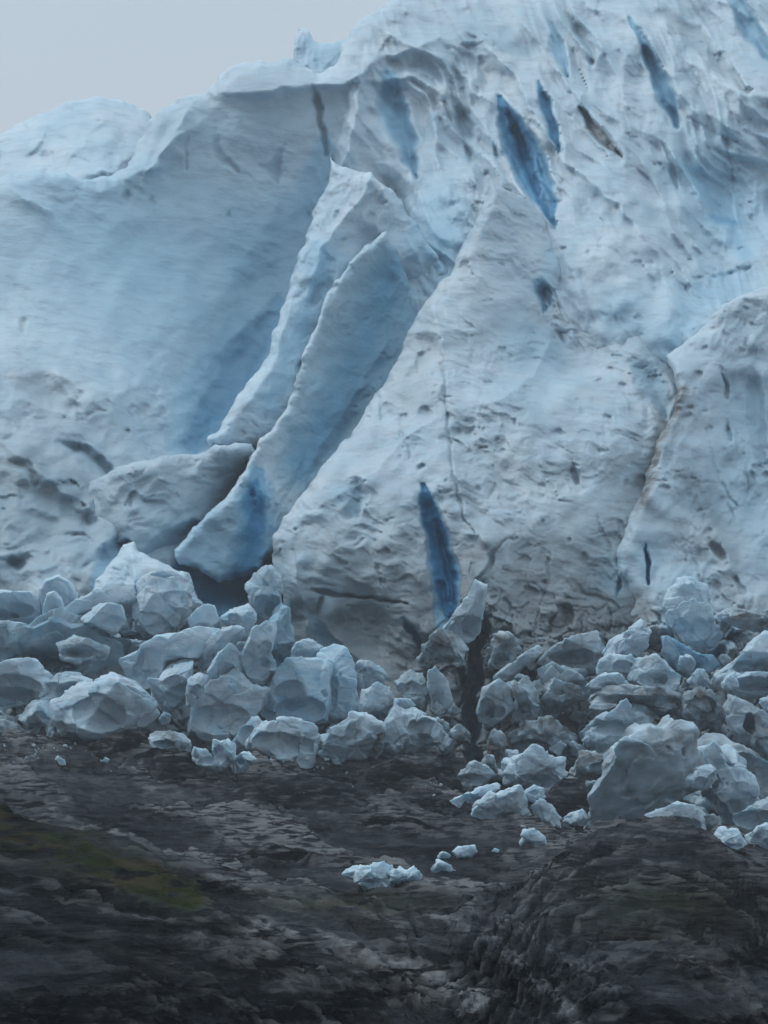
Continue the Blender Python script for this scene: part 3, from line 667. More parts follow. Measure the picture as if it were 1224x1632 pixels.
# --- central buttress with its peak
BUT = [(650, 532), (668, 500), (690, 465), (718, 438), (735, 400), (758, 352), (778, 306), (790, 296), (805, 302), (830, 312), (842, 320), (860, 335), (882, 362), (940, 372), (1020, 420), (1090, 500), (1130, 590), (1160, 700),
       (1180, 900), (1180, 1210), (640, 1240), (560, 1170), (480, 1075), (468, 1040), (462, 1000), (452, 970), (446, 935), (438, 905), (436, 882), (440, 852), (452, 826), (482, 788), (530, 722), (575, 670), (600, 628), (622, 598), (640, 560)]
layer('ice_buttress', BUT,
      [(650, 540, 497), (700, 460, 505), (790, 300, 532), CY(880, 365, 1), CY(880, 440, 0), CY(885, 515, 0), CY(960, 545, 0), CY(1060, 575, 0), CY(960, 380, 14), CY(960, 460, 11), CY(1040, 500, 11), CY(1110, 560, 12), CY(830, 500, -6), CY(900, 600, -8), (1150, 700, 504), (620, 600, 487), (530, 720, 468), (445, 850, 450), (450, 950, 444),
       (810, 420, 520), (720, 540, 492), (760, 620, 478), (900, 620, 486), (1000, 640, 488), (1060, 650, 491), (700, 700, 465), (850, 760, 458), (1000, 760, 470), (600, 800, 452), (700, 850, 448), (560, 900, 441), (800, 900, 440), (950, 880, 450), (1100, 900, 460),
       (560, 960, 443), (600, 1050, 437), (700, 1050, 432), (800, 1050, 428), (950, 1050, 436), (1100, 1050, 445), (500, 1060, 440), (700, 1200, 418), (900, 1200, 422), (1150, 1200, 438)],
      [texture(0.8, -22, 2.2, 0.8, 61, 1.0), cracks(9, (470, 560, 1060, 940), 75, 5), ridge([(652, 536), (678, 528), (705, 536), (712, 560)], 3, 10, 14),
       ridge([(790, 298), (760, 360), (735, 410), (700, 462), (690, 490), (705, 560), (700, 640)], 4, 18, 40),
       ridge([(885, 515), (870, 560), (850, 600), (790, 640), (740, 650)], 4, 30, 24), ridge([(720, 650), (640, 700), (590, 760), (470, 830)], 4, 26, 40),
       ridge([(905, 520), (1000, 560), (1060, 580)], 3, 22, 22),
       gash([(650, 560, 5), (672, 545, 18), (690, 555, 12), (655, 600, 14)], 3, 0, grey=0.2),
       gash([(704, 545, 2), (705, 590, 3.5), (712, 680, 4), (722, 760, 4), (740, 825, 3), (760, 850, 2)], 1.5, 0, 0.1, grey=0.35),
       gash([(860, 450, 9), (870, 470, 12), (868, 495, 5)], 7, 0.6, pl=1.2, pr=0.7), tint([(870, 440), (885, 400)], 16, blue=0.3), tint([(820, 540), (870, 560)], 40, blue=0.2),
       gash([(545, 790, 22), (568, 775, 20), (575, 790, 14), (560, 815, 16)], 6, 0.18, grey=0.2, pl=1, pr=0.9),
       gash([(600, 660, 14), (618, 655, 16)], 3, 0.1, grey=0.2), tint([(480, 800), (470, 850)], 20, grey=0.12),
       # big blue crack
       gash([(674, 775, 6), (686, 815, 14), (699, 855, 18), (709, 900, 20), (716, 945, 20), (718, 980, 10)], 11, 0.9, 0, 1.1, 0.85, 0.8),
       gash([(694, 830, 4), (708, 870, 7), (718, 920, 8), (722, 960, 5)], 4, 1.0),
       gash([(700, 1000, 6), (705, 960, 12), (700, 930, 8)], 5, 0.5),
       gash([(640, 985, 3), (655, 1005, 7), (672, 1030, 7), (684, 1045, 4)], 8, 0.6, 0.1, grey=0.3),
       # ledge crack
       gash([(488, 936, 3), (510, 944, 6), (545, 948, 5), (580, 952, 3), (650, 962, 2)], 3.4, 0, 0.5, grey=0.3), gash([(512, 950, 4), (505, 975, 4)], 2, 0, 0.5),
       tint([(540, 900), (650, 900)], 50, grey=0.5), tint([(540, 1000), (620, 1010)], 50, grey=0.55), ridge([(470, 900), (480, 950), (490, 1000), (480, 1045)], 4, 16, 8), gash([(500, 985, 10), (510, 1020, 20), (540, 1050, 20), (580, 1075, 12)], 5, 0.25, grey=0.5), tint([(445, 930), (470, 1030)], 18, grey=0.45, blue=0.15), bowl(575, 1010, 60, 34, 4, 0, 0), tint([(560, 830), (650, 850)], 40, grey=0.25),  # teal shadow by the buttress corner painted in as grey and blue
       # dark vertical crevice, shade in its depth painted grey and teal
       gash([(770, 930, 3), (764, 975, 9), (768, 1005, 12), (756, 1040, 8), (760, 1075, 14), (750, 1110, 10), (757, 1150, 15), (750, 1185, 11), (764, 1230, 14)], 34, 0.5, 0.1, grey=1.4, power=0.9),
       tint([(700, 1040), (730, 1060), (740, 1120)], 18, dirt=0.5, grey=0.4), gash([(744, 1030, 2), (735, 1065, 6), (741, 1100, 5), (733, 1130, 2)], 10, 0.1, 0.3, grey=0.9), gash([(775, 1020, 2), (788, 1045, 5), (800, 1062, 4), (815, 1068, 2)], 6, 0, 0.3, grey=0.7), gash([(780, 1150, 3), (784, 1190, 5), (782, 1230, 5)], 12, 0, 0.6, grey=0.9), gash([(668, 1050, 12), (700, 1046, 16)], 6, 0, 0.7, grey=0.4),
       gash([(820, 850, 2), (785, 880, 5), (780, 905, 6), (760, 925, 3)], 3, 0, 0.35), tint([(770, 870), (785, 905)], 12, dirt=0.5),
       ridge([(735, 850), (765, 852), (780, 880)], 3, 6, 16), ridge([(712, 985), (740, 960), (755, 930), (780, 900)], 4, 5, 22), gash([(1030, 868, 2), (1032, 900, 4.5), (1033, 928, 2)], 5, 1.0), gash([(983, 915, 2), (987, 935, 5), (982, 950, 2)], 4, 0.55),
       tint([(985, 920), (1035, 900)], 36, blue=0.22), tint([(690, 1010), (720, 1100)], 40, dirt=0.45), tint([(800, 970), (900, 1040), (960, 1080)], 50, dirt=0.22, grey=0.3),
       tint([(940, 880), (1010, 820)], 26, dirt=0.30), footdirt(740, 1020, 0.75, 3), tint([(760, 960), (860, 1060), (950, 1090)], 46, dirt=0.5), tint([(660, 1040), (700, 1020), (740, 1010)], 18, dirt=0.5), tint([(800, 1050), (950, 1100)], 80, grey=0.4),
       gash([(1010, 575, 12), (1035, 605, 26), (1055, 640, 20), (1062, 668, 4)], 6, 0.25, grey=0.4), gash([(910, 735, 6), (915, 755, 9), (918, 768, 4)], 4, grey=0.35),
       gash([(900, 960, 10), (905, 985, 12)], 5, 0, 0.3, grey=0.5), gash([(880, 520, 4), (905, 540, 14), (925, 560, 10)], 3, grey=0.3),
       pits([(680, 660, 16, 12), (728, 690, 14, 9), (970, 665, 9, 7), (640, 668, 14, 10), (925, 640, 10, 6), (975, 668, 6, 6), (703, 583, 5, 6), (672, 745, 8, 8), (770, 705, 7, 6), (865, 835, 6, 9), (905, 862, 6, 5), (955, 610, 16, 6), (930, 890, 12, 8), (1000, 770, 6, 10),
             (840, 620, 10, 5), (800, 720, 9, 5), (835, 790, 10, 5), (890, 690, 12, 6), (960, 720, 12, 5), (760, 780, 8, 5), (820, 860, 10, 6), (560, 860, 10, 6), (610, 880, 12, 6), (780, 480, 8, 6), (800, 560, 10, 5), (650, 480, 6, 8)], 3.2, 0.28),
       tint([(850, 700), (760, 690)], 70, grey=0.16),
       crags(3.6, 46, 930, 1050, 9, 0.8, lambda U, V: sstep(640, 760, U), 0.5), bowl(800, 1090, 140, 60, 4, 0, 0.45), bowl(560, 1020, 90, 60, 0, 0, 0.35)],
      'central ice buttress split by a deep blue crack above the rubble', base_grey=0.17, step=2.0, edge_w=26, edge_r=8, back=28, warp=5)

# --- right hand ridge
RID = [(1600, 400), (1350, 420), (1224, 456), (1190, 466), (1150, 487), (1125, 515), (1103, 536), (1085, 552), (1062, 566), (1072, 590), (1079, 625), (1072, 655), (1060, 680), (1045, 705), (1036, 738), (1028, 770), (1014, 802), (1000, 830),
       (980, 880), (960, 950), (950, 1060), (1000, 1200), (1224, 1240), (1600, 1240)]
layer('ice_ridge', RID,
      [(1062, 570, 487), (1224, 456, 500), (1150, 490, 494), (1079, 625, 478), (1036, 738, 462), (1010, 810, 452), (970, 920, 450), (950, 1060, 446), (1150, 620, 486), (1224, 700, 484), (1120, 750, 468), (1200, 850, 466), (1080, 850, 455), (1080, 950, 443), (1224, 980, 446), (1400, 700, 480),
       (1550, 450, 500), (1500, 1000, 440), (1100, 1100, 434), (1224, 1150, 425), (1000, 1150, 436), (1450, 1200, 425)],
      [texture(0.9, 62, 2.2, 0.85, 71, 0.9), cracks(8, (1060, 560, 1224, 940), 80, 6), ridge(RID[2:18], 3, 8, 10), tint(RID[10:17], 15, dirt=1.0), tint(RID[11:16], 8, dirt=1.0), tint(RID[12:16], 22, dirt=0.4), gash([(1075, 645, 3), (1060, 690, 7), (1040, 740, 7), (1022, 790, 5), (1014, 806, 3)], 2.2, 0, 0.75),
       tint([(1085, 740), (1120, 800), (1160, 880)], 30, grey=0.4, dirt=0.12), ridge([(1062, 690), (1110, 790), (1150, 860), (1180, 940)], 3, 30, 16),
       gash([(1148, 585, 3), (1158, 620, 5), (1160, 635, 3)], 3, grey=0.4), gash([(1160, 670, 3), (1162, 700, 4)], 3, grey=0.4), gash([(1130, 860, 6), (1150, 885, 9)], 4, 0, 0.3, grey=0.4), gash([(1170, 915, 4), (1182, 940, 8)], 3, 0, 0.4, grey=0.3),
       tint([(1190, 640), (1200, 800), (1224, 900)], 46, blue=0.20, grey=0.15), gash([(1200, 560, 8), (1205, 650, 16), (1216, 760, 10)], 3, 0.12, grey=0.1),
       gash([(1030, 868, 2), (1032, 900, 5.5), (1034, 930, 2)], 6, 1.0), gash([(983, 915, 2), (987, 935, 6), (982, 950, 2)], 5, 0.6), tint([(985, 920), (1035, 880)], 34, blue=0.24),
       tint([(1090, 940), (1110, 1010)], 36, blue=0.34), gash([(1070, 1000, 12), (1095, 1030, 24), (1140, 1045, 18)], 9, 0.5, 0, grey=0.3), tint([(1160, 950), (1224, 970)], 30, dirt=0.2), gash([(1150, 985, 10), (1165, 1010, 18), (1150, 1040, 10)], 5, 0.2, grey=0.45),
       pits([(1110, 600, 8, 8), (1130, 690, 8, 10), (1100, 650, 10, 6), (1200, 760, 5, 9), (1180, 560, 7, 6), (1120, 555, 7, 5), (1060, 780, 8, 6), (1200, 520, 7, 5), (1190, 480, 10, 6)], 3, 0.25),
       footdirt(860, 1060, 0.5, 5), crags(3.4, 44, 930, 1040, 29, 0.8, None, 0.5)],
      'pale ice ridge on the right with a brown streaked edge', base_grey=0.12, step=2.1, edge_w=20, edge_r=8, back=28, warp=5)

# ------------------------------------------------------------------ ice blocks, seracs and rock humps
bm = bmesh.new(); bmesh.ops.create_icosphere(bm, subdivisions=6, radius=1)
ICO_V = np.array([v.co[:] for v in bm.verts]); ICO_F = np.array([[v.index for v in f.verts] for f in bm.faces]); bm.free()
bm = bmesh.new(); bmesh.ops.create_icosphere(bm, subdivisions=5, radius=1)
ICO5_V = np.array([v.co[:] for v in bm.verts]); ICO5_F = np.array([[v.index for v in f.verts] for f in bm.faces]); bm.free()
bm = bmesh.new(); bmesh.ops.create_icosphere(bm, subdivisions=4, radius=1)
ICO4_V = np.array([v.co[:] for v in bm.verts]); ICO4_F = np.array([[v.index for v in f.verts] for f in bm.faces]); bm.free()
VB = [900, 1000, 1100, 1200, 1300, 1360, 1420]; YB = [436, 424, 412, 398, 384, 350, 300]
seed_n = [100]
def block(name, label, cat, poly, Y=None, thick=0.8, dents=(), facets=5, rough=1.0, blue=0.0, dirt=0.0, grey=0.0, mat=None, boxy=0.62, group=None, dz=0.0, ground=True, lean=None, small=False):
    seed_n[0] += 1; rs = np.random.RandomState(seed_n[0])
    P = np.array(poly, float)
    # area centroid
    x, y = P[:, 0], P[:, 1]; x1, y1 = np.roll(x, -1), np.roll(y, -1); cr_ = x * y1 - x1 * y; A = cr_.sum() / 2
    cu = ((x + x1) * cr_).sum() / (6 * A); cv = ((y + y1) * cr_).sum() / (6 * A)
    size = math.sqrt(abs(A))
    vb = P[:, 1].max()
    if Y is None:
        Y = float(np.interp(vb, VB, YB))
        g = ground_hit(cu, vb - 0.12 * size) if ground else None
        if g: Y = min(Y, g + 0.0)
    m = Y / FOC
    IV, IF = (ICO4_V, ICO4_F) if small else (ICO_V, ICO_F) if size > 45 else (ICO5_V, ICO5_F)
    d = IV
    phi = np.arctan2(-d[:, 2], d[:, 0])
    # outline radius by ray casting from the centroid
    tab = np.linspace(-math.pi, math.pi, 721); rr = np.zeros(721)
    for i in range(len(P)):
        ax, ay = P[i, 0] - cu, P[i, 1] - cv; bx, by = P[(i + 1) % len(P), 0] - cu, P[(i + 1) % len(P), 1] - cv
        ex, ey = bx - ax, by - ay
        cx_, cy_ = np.cos(tab), np.sin(tab); den = cx_ * ey - cy_ * ex
        den = np.where(np.abs(den) < 1e-9, 1e-9, den)
        tt = (ax * ey - ay * ex) / den; ss = (ax * cy_ - ay * cx_) / den
        ok = (ss >= -1e-6) & (ss <= 1 + 1e-6) & (tt > 0)
        rr = np.where(ok, np.maximum(rr, tt), rr)
    rr = np.where(rr <= 0, size * 0.4, rr)
    rr = np.convolve(np.r_[rr[-4:-1], rr, rr[1:4]], np.ones(7) / 7, 'valid')
    rad = np.interp(phi, tab, rr)
    s = np.sqrt(d[:, 0] ** 2 + d[:, 2] ** 2); c_ = d[:, 1]
    s = s ** boxy; cc = np.sign(c_) * np.abs(c_) ** boxy
    u = rad * s * np.cos(phi); v = rad * s * np.sin(phi)       # px
    T = thick * size * 0.8
    w = cc * T
    p = np.stack([u, w, -v], -1)                               # px units: x right, y away, z up
    # broken facets
    for k in range(facets):
        n = np.array([rs.uniform(-0.9, 0.9), -rs.uniform(0.5, 1.0), rs.uniform(-0.5, 1.0)]); n /= np.linalg.norm(n)
        ext = (p @ n).max(); h = ext * rs.uniform(0.42, 0.75)
        o_ = p @ n - h
        p = p - np.outer(np.where(o_ > 0, o_ * 0.88, 0), n)
    lean = rs.uniform(0.3, 0.7) if lean is None else lean
    p[:, 1] -= lean * p[:, 2] * (p[:, 1] < 0)
    if mat is None and not dents and not small and size > 24:
        w_b, h_b = np.ptp(P[:, 0]), np.ptp(P[:, 1])
        for kk in range(1 + (size > 50)):
            dents = list(dents) + [(cu + rs.uniform(-.22, .22) * w_b, cv + rs.uniform(0.02, .3) * h_b, w_b * rs.uniform(.2, .36), h_b * rs.uniform(.14, .28), size * rs.uniform(.1, .24))]
    for (a, b_, ru, rv, dep) in dents:
        q = np.clip(1 - ((cu + p[:, 0] - a) / ru) ** 2 - ((cv - p[:, 2] - b_) / rv) ** 2, 0, 1)
        wx = 0.35 * ru * perlin3(p / max(ru, 6) + 3.3, 77)
        q = np.clip(1 - ((cu + p[:, 0] + wx - a) / ru) ** 2 - ((cv - p[:, 2] - b_ + 0.35 * wx) / rv) ** 2, 0, 1)
        p[:, 1] += 2.0 * dep * q ** 0.55 * (p[:, 1] < T * 0.5)
    # ragged, scalloped surface
    if mat is None and cu > 600: rough *= 1.3
    nr = d * np.array([1, 1, 1]); q3 = p / max(size, 30) * 3.0 + seed_n[0] * 3.7
    dis = 0.045 * fbm3(q3 * 0.8, seed_n[0], 4, 0.42)
    hch, ed, rid = chunks((p[:, 0] + 0.4 * p[:, 1]) / size * 3.2 + seed_n[0], (p[:, 2] - 0.3 * p[:, 1]) / size * 3.8, seed_n[0])
    hc2, ed2, _r = chunks((p[:, 0] - 0.7 * p[:, 1]) / size * 1.7 + seed_n[0], (p[:, 2] + 0.5 * p[:, 1]) / size * 1.9, seed_n[0] + 50)
    dis = dis + 0.035 * hch + 0.085 * hc2 - 0.015 * sstep(0.08, 0, ed2)
    p = p + nr * (dis * size * rough)[:, None]
    p[:, 0] += 0.022 * size * rough * perlin3(q3 * 2.2, 5); p[:, 2] += 0.022 * size * rough * perlin3(q3 * 2.2 + 40, 6)
    # sculpted base point
    base = place(np.array([cu]), np.array([vb]), Y)[0]
    ctr = place(np.array([cu]), np.array([cv]), Y)[0]
    co = p * m; co[:, 1] += T * m * 0.3
    # perpendicular view scaling
    co = co + (ctr - base)
    M = np.zeros((len(co), 3))
    nn = fbm3(p / 26.0 + 11, seed_n[0] + 3, 3)
    low = sstep(0.25, -0.5, p[:, 2] / (size * 0.6) + nn * 0.5)
    clean = any(k in label for k in ('bright', 'white', 'pale blue'))
    if mat is None and clean: grey *= 0.5
    if mat is None and not small and cu > 600 and Y > 376 and not clean: grey = min(1, grey + 0.08); dirt = min(1, dirt + 0.2)
    if mat is None and not small and cu < 600 and Y > 392: grey = grey + 0.02
    M[:, 0] = np.clip(blue * (0.8 + nn * .6) + (0.22 if cu < 600 else 0.06) * sstep(0.1, 0.5, fbm3(p / 22.0 - 7, seed_n[0] + 9, 2)), 0, 1); M[:, 1] = np.clip(dirt * (0.8 + nn * 0.9), 0, 1); M[:, 2] = np.clip((0.02 + 0.62 * grey) * (0.9 + nn * 0.9), 0, 1)
    if mat is not None: M[:, 0] *= 0.5; M[:, 1] = np.clip(0.15 + 1.3 * fbm3(p * np.array([1, 1, 3.5]) / 30 + 5, seed_n[0], 4), 0, 0.8)
    me = mesh_from(name, co, IF, np.clip(M, 0, 1))
    o = link(name, me, mat or ice, label=label, category=cat)
    if group: o['group'] = group
    o.location = base
    return o
B = lambda lab, poly, **k: block(k.pop('name', 'ice_block'), lab, k.pop('cat', 'ice block'), poly, group=k.pop('group', 'broken ice blocks at the glacier foot'), **k)

# back row, left
B('smooth rounded white ice block in the gap at the left picture edge', [(-40, 955), (0, 943), (30, 945), (50, 944), (62, 960), (66, 985), (45, 998), (20, 992), (-40, 995)], facets=2, rough=.6)
B('ball shaped pale ice block standing tallest behind the left rubble', [(62, 965), (64, 940), (75, 925), (95, 918), (112, 927), (121, 945), (119, 975), (90, 990), (68, 988)], facets=1, rough=.4, dents=[(98, 950, 14, 20, -3)])
B('small knob of ice leaning on the ball shaped block', [(66, 978), (75, 947), (88, 942), (98, 955), (104, 978), (85, 993)], facets=1, rough=.5, Y=416)
B('long pale ice ridge sloping up to the right behind the dark slab', [(42, 996), (70, 985), (105, 965), (135, 943), (165, 932), (215, 928), (212, 965), (205, 1000), (175, 1008), (150, 996), (125, 984), (95, 982), (60, 994)], facets=4, Y=420)
B('bright flat ice slab lying against the long pale ridge', [(122, 982), (158, 962), (192, 964), (199, 985), (186, 1008), (165, 1002)], Y=414, facets=2, rough=.5)
B('wide dark blue grey ice slab below the long pale ridge', [(-40, 988), (20, 990), (45, 998), (95, 978), (130, 990), (165, 1012), (195, 1014), (196, 1075), (140, 1085), (60, 1078), (0, 1065), (-40, 1060)], grey=0.75, blue=0.22, Y=417, facets=4)
B('brownish ice ledge stuck on the dark blue grey slab', [(82, 1022), (115, 1013), (150, 1024), (172, 1030), (166, 1050), (130, 1058), (95, 1050)], dirt=0.3, grey=.4, Y=409)
B('bulky grey ice block under the blue tooth', [(206, 960), (212, 925), (235, 911), (262, 909), (290, 914), (302, 935), (302, 975), (272, 1012), (240, 1018), (214, 1004)], grey=0.35, Y=419, dents=[(285, 955, 22, 12, 5)])
B('small white cap on top of the bulky grey block', [(238, 916), (250, 909), (272, 909), (286, 915), (262, 919)], Y=413, facets=1, group='white caps and chips of ice')
B('grey wedge of ice in the dark pocket under the blue tooth', [(284, 962), (300, 948), (318, 955), (330, 972), (312, 990), (290, 985)], grey=.6, Y=430)
B('round white ice lump left of the twin lumps in the middle rubble', [(298, 988), (314, 970), (330, 962), (341, 965), (352, 990), (335, 1006), (308, 1006)], facets=2, rough=.6, Y=414)
B('bluish lump of ice with a pointed left tip beside the tall shard', [(352, 985), (378, 966), (395, 960), (408, 975), (402, 998), (385, 1010), (368, 997)], facets=3, Y=413, blue=.06)
B('jagged grey ice flake hanging beside the buttress corner', [(386, 928), (405, 914), (430, 892), (448, 905), (446, 950), (458, 985), (432, 1000), (404, 978), (398, 948)], facets=4, grey=.35, Y=433, blue=.12)
B('dark teal ice pillar in the hollow beside the buttress corner', [(428, 985), (445, 960), (462, 975), (470, 1030), (455, 1075), (432, 1078), (424, 1030)], facets=4, grey=.7, blue=.35, Y=430)
# middle row, left
B('pale ice arch with a shaded hollow under it', [(192, 1048), (210, 1040), (250, 1013), (290, 1009), (312, 1000), (345, 998), (352, 1005), (336, 1028), (320, 1052), (292, 1050), (268, 1056), (252, 1092), (230, 1104), (203, 1090)], dents=[(238, 1066, 30, 32, 11)], Y=408, facets=2, rough=.7)
B('snub white ice chunk below the pale arch', [(234, 1078), (252, 1082), (258, 1065), (285, 1045), (306, 1045), (304, 1080), (288, 1120), (262, 1133), (240, 1112)], Y=404, facets=3, rough=.7)
B('tilted grey slab crossing behind the two leaning shards', [(316, 1062), (322, 1038), (345, 1008), (376, 999), (388, 1005), (372, 1028), (347, 1054), (332, 1068)], Y=406, facets=3, grey=.35)
B('tall leaning ice shard nearest the dark hollow', [(382, 1046), (396, 1022), (402, 1004), (425, 990), (437, 987), (441, 1000), (431, 1040), (438, 1065), (420, 1090), (400, 1085), (386, 1062)], Y=404, facets=4, grey=.12, rough=.7)
B('shorter leaning ice shard in front of the tilted grey slab', [(330, 1070), (350, 1040), (371, 1024), (383, 1040), (384, 1066), (348, 1088), (334, 1085)], Y=402, facets=4, rough=.7)
B('large grey ice mound with a dark underside in the middle rubble', [(296, 1150), (305, 1115), (320, 1090), (345, 1070), (375, 1055), (402, 1085), (424, 1100), (418, 1132), (392, 1165), (360, 1185), (320, 1182), (298, 1170)], Y=400, facets=5, grey=.45, dents=[(350, 1145, 50, 26, 8)])
B('pinkish grey chip leaning on the large grey mound', [(295, 1124), (299, 1085), (317, 1070), (333, 1075), (321, 1100), (306, 1125)], Y=395, facets=3, dirt=.12)
B('smooth sky blue ice block with a flat top edge', [(412, 1138), (420, 1100), (436, 1066), (456, 1050), (510, 1051), (527, 1060), (524, 1095), (520, 1148), (480, 1156), (432, 1154)], Y=405, facets=3, blue=.30, rough=.5, grey=.1)
B('grey blue knob perched on the flat topped blue block', [(462, 1048), (472, 1025), (492, 1015), (512, 1030), (522, 1055), (480, 1060)], Y=416, facets=3, grey=.25)
B('pale blue ice column between blue block and buttress', [(506, 1032), (530, 1021), (550, 1027), (562, 1045), (565, 1080), (569, 1112), (577, 1122), (562, 1145), (530, 1146), (512, 1125)], Y=411, facets=4, blue=.26, rough=.7, dents=[(528, 1095, 12, 40, 5)])
B('dirty ice knob with a small hole under the buttress', [(560, 1060), (572, 1048), (598, 1052), (615, 1070), (612, 1092), (585, 1100), (565, 1090)], Y=414, facets=4, dirt=.22, grey=.3, dents=[(578, 1070, 6, 6, 4)])
# front row, left
B('tilted white topped ice block at the left picture edge', [(-40, 1080), (0, 1060), (45, 1047), (52, 1049), (65, 1070), (86, 1086), (102, 1086), (80, 1102), (50, 1120), (28, 1124), (0, 1130), (-40, 1126)], Y=402, facets=5, grey=.15)
B('flat grey slab between the tilted block and the arched block', [(58, 1122), (66, 1095), (84, 1074), (102, 1067), (125, 1069), (148, 1082), (126, 1096), (96, 1122), (66, 1140)], Y=401, facets=4, grey=.42, dirt=.08)
B('large arched ice block with a shaded belly above the dark rock', [(86, 1135), (90, 1118), (110, 1092), (140, 1081), (175, 1077), (200, 1084), (220, 1094), (245, 1113), (253, 1135), (240, 1147), (225, 1157), (200, 1158), (162, 1177), (135, 1183), (102, 1168), (85, 1148)], Y=394, facets=2, rough=.7, grey=.05, dents=[(155, 1136, 42, 26, 10)])
B('pointed grey ice wedge left of the arched block', [(19, 1143), (45, 1112), (80, 1113), (92, 1140), (88, 1168), (62, 1192), (50, 1164), (35, 1150)], Y=397, facets=4, grey=.3)
B('small crumbly lump of ice below the pointed wedge', [(70, 1176), (80, 1164), (98, 1167), (101, 1181), (79, 1185)], grey=.25)
B('dirty ice pile at the left edge under the pointed wedge', [(-40, 1150), (0, 1143), (30, 1150), (52, 1172), (50, 1205), (0, 1212), (-40, 1205)], grey=.8, dirt=.5, facets=6, Y=396, rough=1.4)
B('low grey lump of ice right of the arched block', [(234, 1170), (246, 1163), (262, 1163), (290, 1168), (303, 1180), (301, 1200), (262, 1203), (240, 1192)], grey=.75, dirt=.3, facets=5)
B('tiny ice chip wedged beside the chin of the arched block', [(252, 1145), (262, 1134), (272, 1140), (270, 1152), (256, 1156)], grey=.35, Y=394)
B('white forked ice chunk on the rock, left prong', [(304, 1203), (308, 1190), (322, 1192), (336, 1203), (348, 1216), (340, 1227), (318, 1220), (306, 1212)], facets=3, rough=1.1, Y=361)
B('white forked ice chunk on the rock, upright right prong', [(336, 1196), (340, 1180), (352, 1184), (362, 1180), (373, 1190), (375, 1205), (360, 1222), (346, 1231), (342, 1214)], facets=3, rough=1.1, Y=361)
B('crumpled white ice lump right of the forked chunk', [(370, 1206), (386, 1194), (400, 1195), (407, 1210), (392, 1231), (370, 1230)], facets=5, rough=1.2, grey=.1, Y=362)
B('grey leaning wedge beneath the flat topped blue block', [(366, 1186), (380, 1165), (400, 1140), (414, 1130), (420, 1146), (412, 1168), (396, 1192), (374, 1202)], grey=.45, Y=394, facets=4)
B('layered grey white ice boulder under the blue block', [(394, 1182), (405, 1161), (430, 1150), (466, 1146), (500, 1150), (512, 1166), (508, 1192), (500, 1224), (470, 1219), (440, 1208), (412, 1202), (396, 1194)], facets=5, grey=.28, dirt=.08)
B('bright ragged ice boulder beside the layered boulder', [(504, 1172), (530, 1156), (560, 1144), (590, 1144), (606, 1160), (601, 1178), (592, 1202), (587, 1226), (560, 1234), (530, 1218), (508, 1204)], facets=5, rough=1.3, dents=[(566, 1172, 14, 10, 5)])
B('dirty ice blade in the gap right of the bright boulder', [(590, 1200), (593, 1165), (602, 1150), (612, 1165), (610, 1195), (600, 1212)], grey=.9, dirt=.8, facets=3, Y=392)
# centre
B('pale ice block at the lower left of the buttress', [(569, 1142), (580, 1100), (600, 1089), (620, 1095), (633, 1110), (642, 1130), (626, 1154), (592, 1168), (573, 1162)], Y=402, facets=4, grey=.08)
B('mottled ice block with a small white cap at the centre', [(603, 1192), (610, 1168), (628, 1130), (637, 1110), (660, 1118), (692, 1148), (707, 1166), (702, 1184), (650, 1194), (620, 1203)], Y=397, facets=5, grey=.38, dirt=.08)
B('small bright white cap between two central blocks', [(628, 1120), (634, 1112), (652, 1114), (664, 1124), (646, 1129)], Y=394, facets=1, group='white caps and chips of ice')
B('dirty arched ice lintel under the blue crack', [(660, 1052), (678, 1022), (704, 1004), (730, 1010), (748, 1032), (742, 1060), (712, 1050), (690, 1058), (668, 1066)], Y=421, facets=4, dirt=.5, grey=.4)
B('greenish grey ice panel left of the upright pale slab', [(630, 1088), (650, 1070), (676, 1068), (684, 1100), (678, 1135), (652, 1122)], grey=.6, Y=414, facets=3)
B('upright pale rectangular ice slab in the central cleft', [(682, 1070), (692, 1063), (713, 1078), (721, 1112), (716, 1126), (690, 1131), (682, 1100)], Y=412, facets=3, thick=.6, rough=.5, boxy=.45)
B('teardrop shaped grey ice slab right of the central cleft', [(760, 1132), (768, 1096), (795, 1082), (814, 1094), (820, 1130), (802, 1148), (785, 1158), (764, 1148)], Y=407, facets=2, grey=.4, rough=.4)
B('angular ice flake beside the teardrop slab', [(816, 1092), (842, 1074), (862, 1100), (856, 1140), (830, 1154), (816, 1148)], Y=409, facets=4, grey=.5, dirt=.12)
B('slanting ice plank right of the angular flake', [(855, 1120), (880, 1080), (920, 1090), (945, 1105), (912, 1125), (880, 1148), (862, 1150)], Y=411, facets=4, grey=.45, dirt=.18)
B('dirty narrow ice post above the hooked chunk', [(778, 1176), (788, 1160), (804, 1164), (808, 1200), (797, 1228), (778, 1222)], Y=398, facets=4, grey=.9, dirt=.5)
B('short dirty ice stub below the narrow post', [(764, 1226), (776, 1200), (788, 1204), (796, 1232), (780, 1240)], Y=392, facets=3, grey=.7, dirt=.3)
B('brown grey ice mass behind the lobed boulder', [(806, 1180), (830, 1150), (880, 1150), (925, 1175), (930, 1205), (900, 1215), (860, 1200), (820, 1205)], Y=404, facets=6, grey=.9, dirt=.4)
B('bright edged greenish ice flake left of the dark vertical crevice', [(700, 1006), (724, 976), (745, 950), (756, 926), (776, 934), (772, 962), (766, 1012), (746, 1024), (722, 1012)], Y=428, facets=2, grey=.3, rough=.6)
B('thin pale ice plank rising to the right above the teardrop slab', [(784, 1080), (815, 1055), (860, 1024), (870, 1036), (832, 1066), (800, 1092)], Y=414, facets=2, grey=.35, dirt=.1)
B('brownish ice slab leaning right between the plank and the white bricks', [(858, 1066), (880, 1054), (918, 1072), (962, 1104), (930, 1114), (890, 1102), (862, 1088)], Y=412, facets=3, grey=.4, dirt=.25, rough=.6)
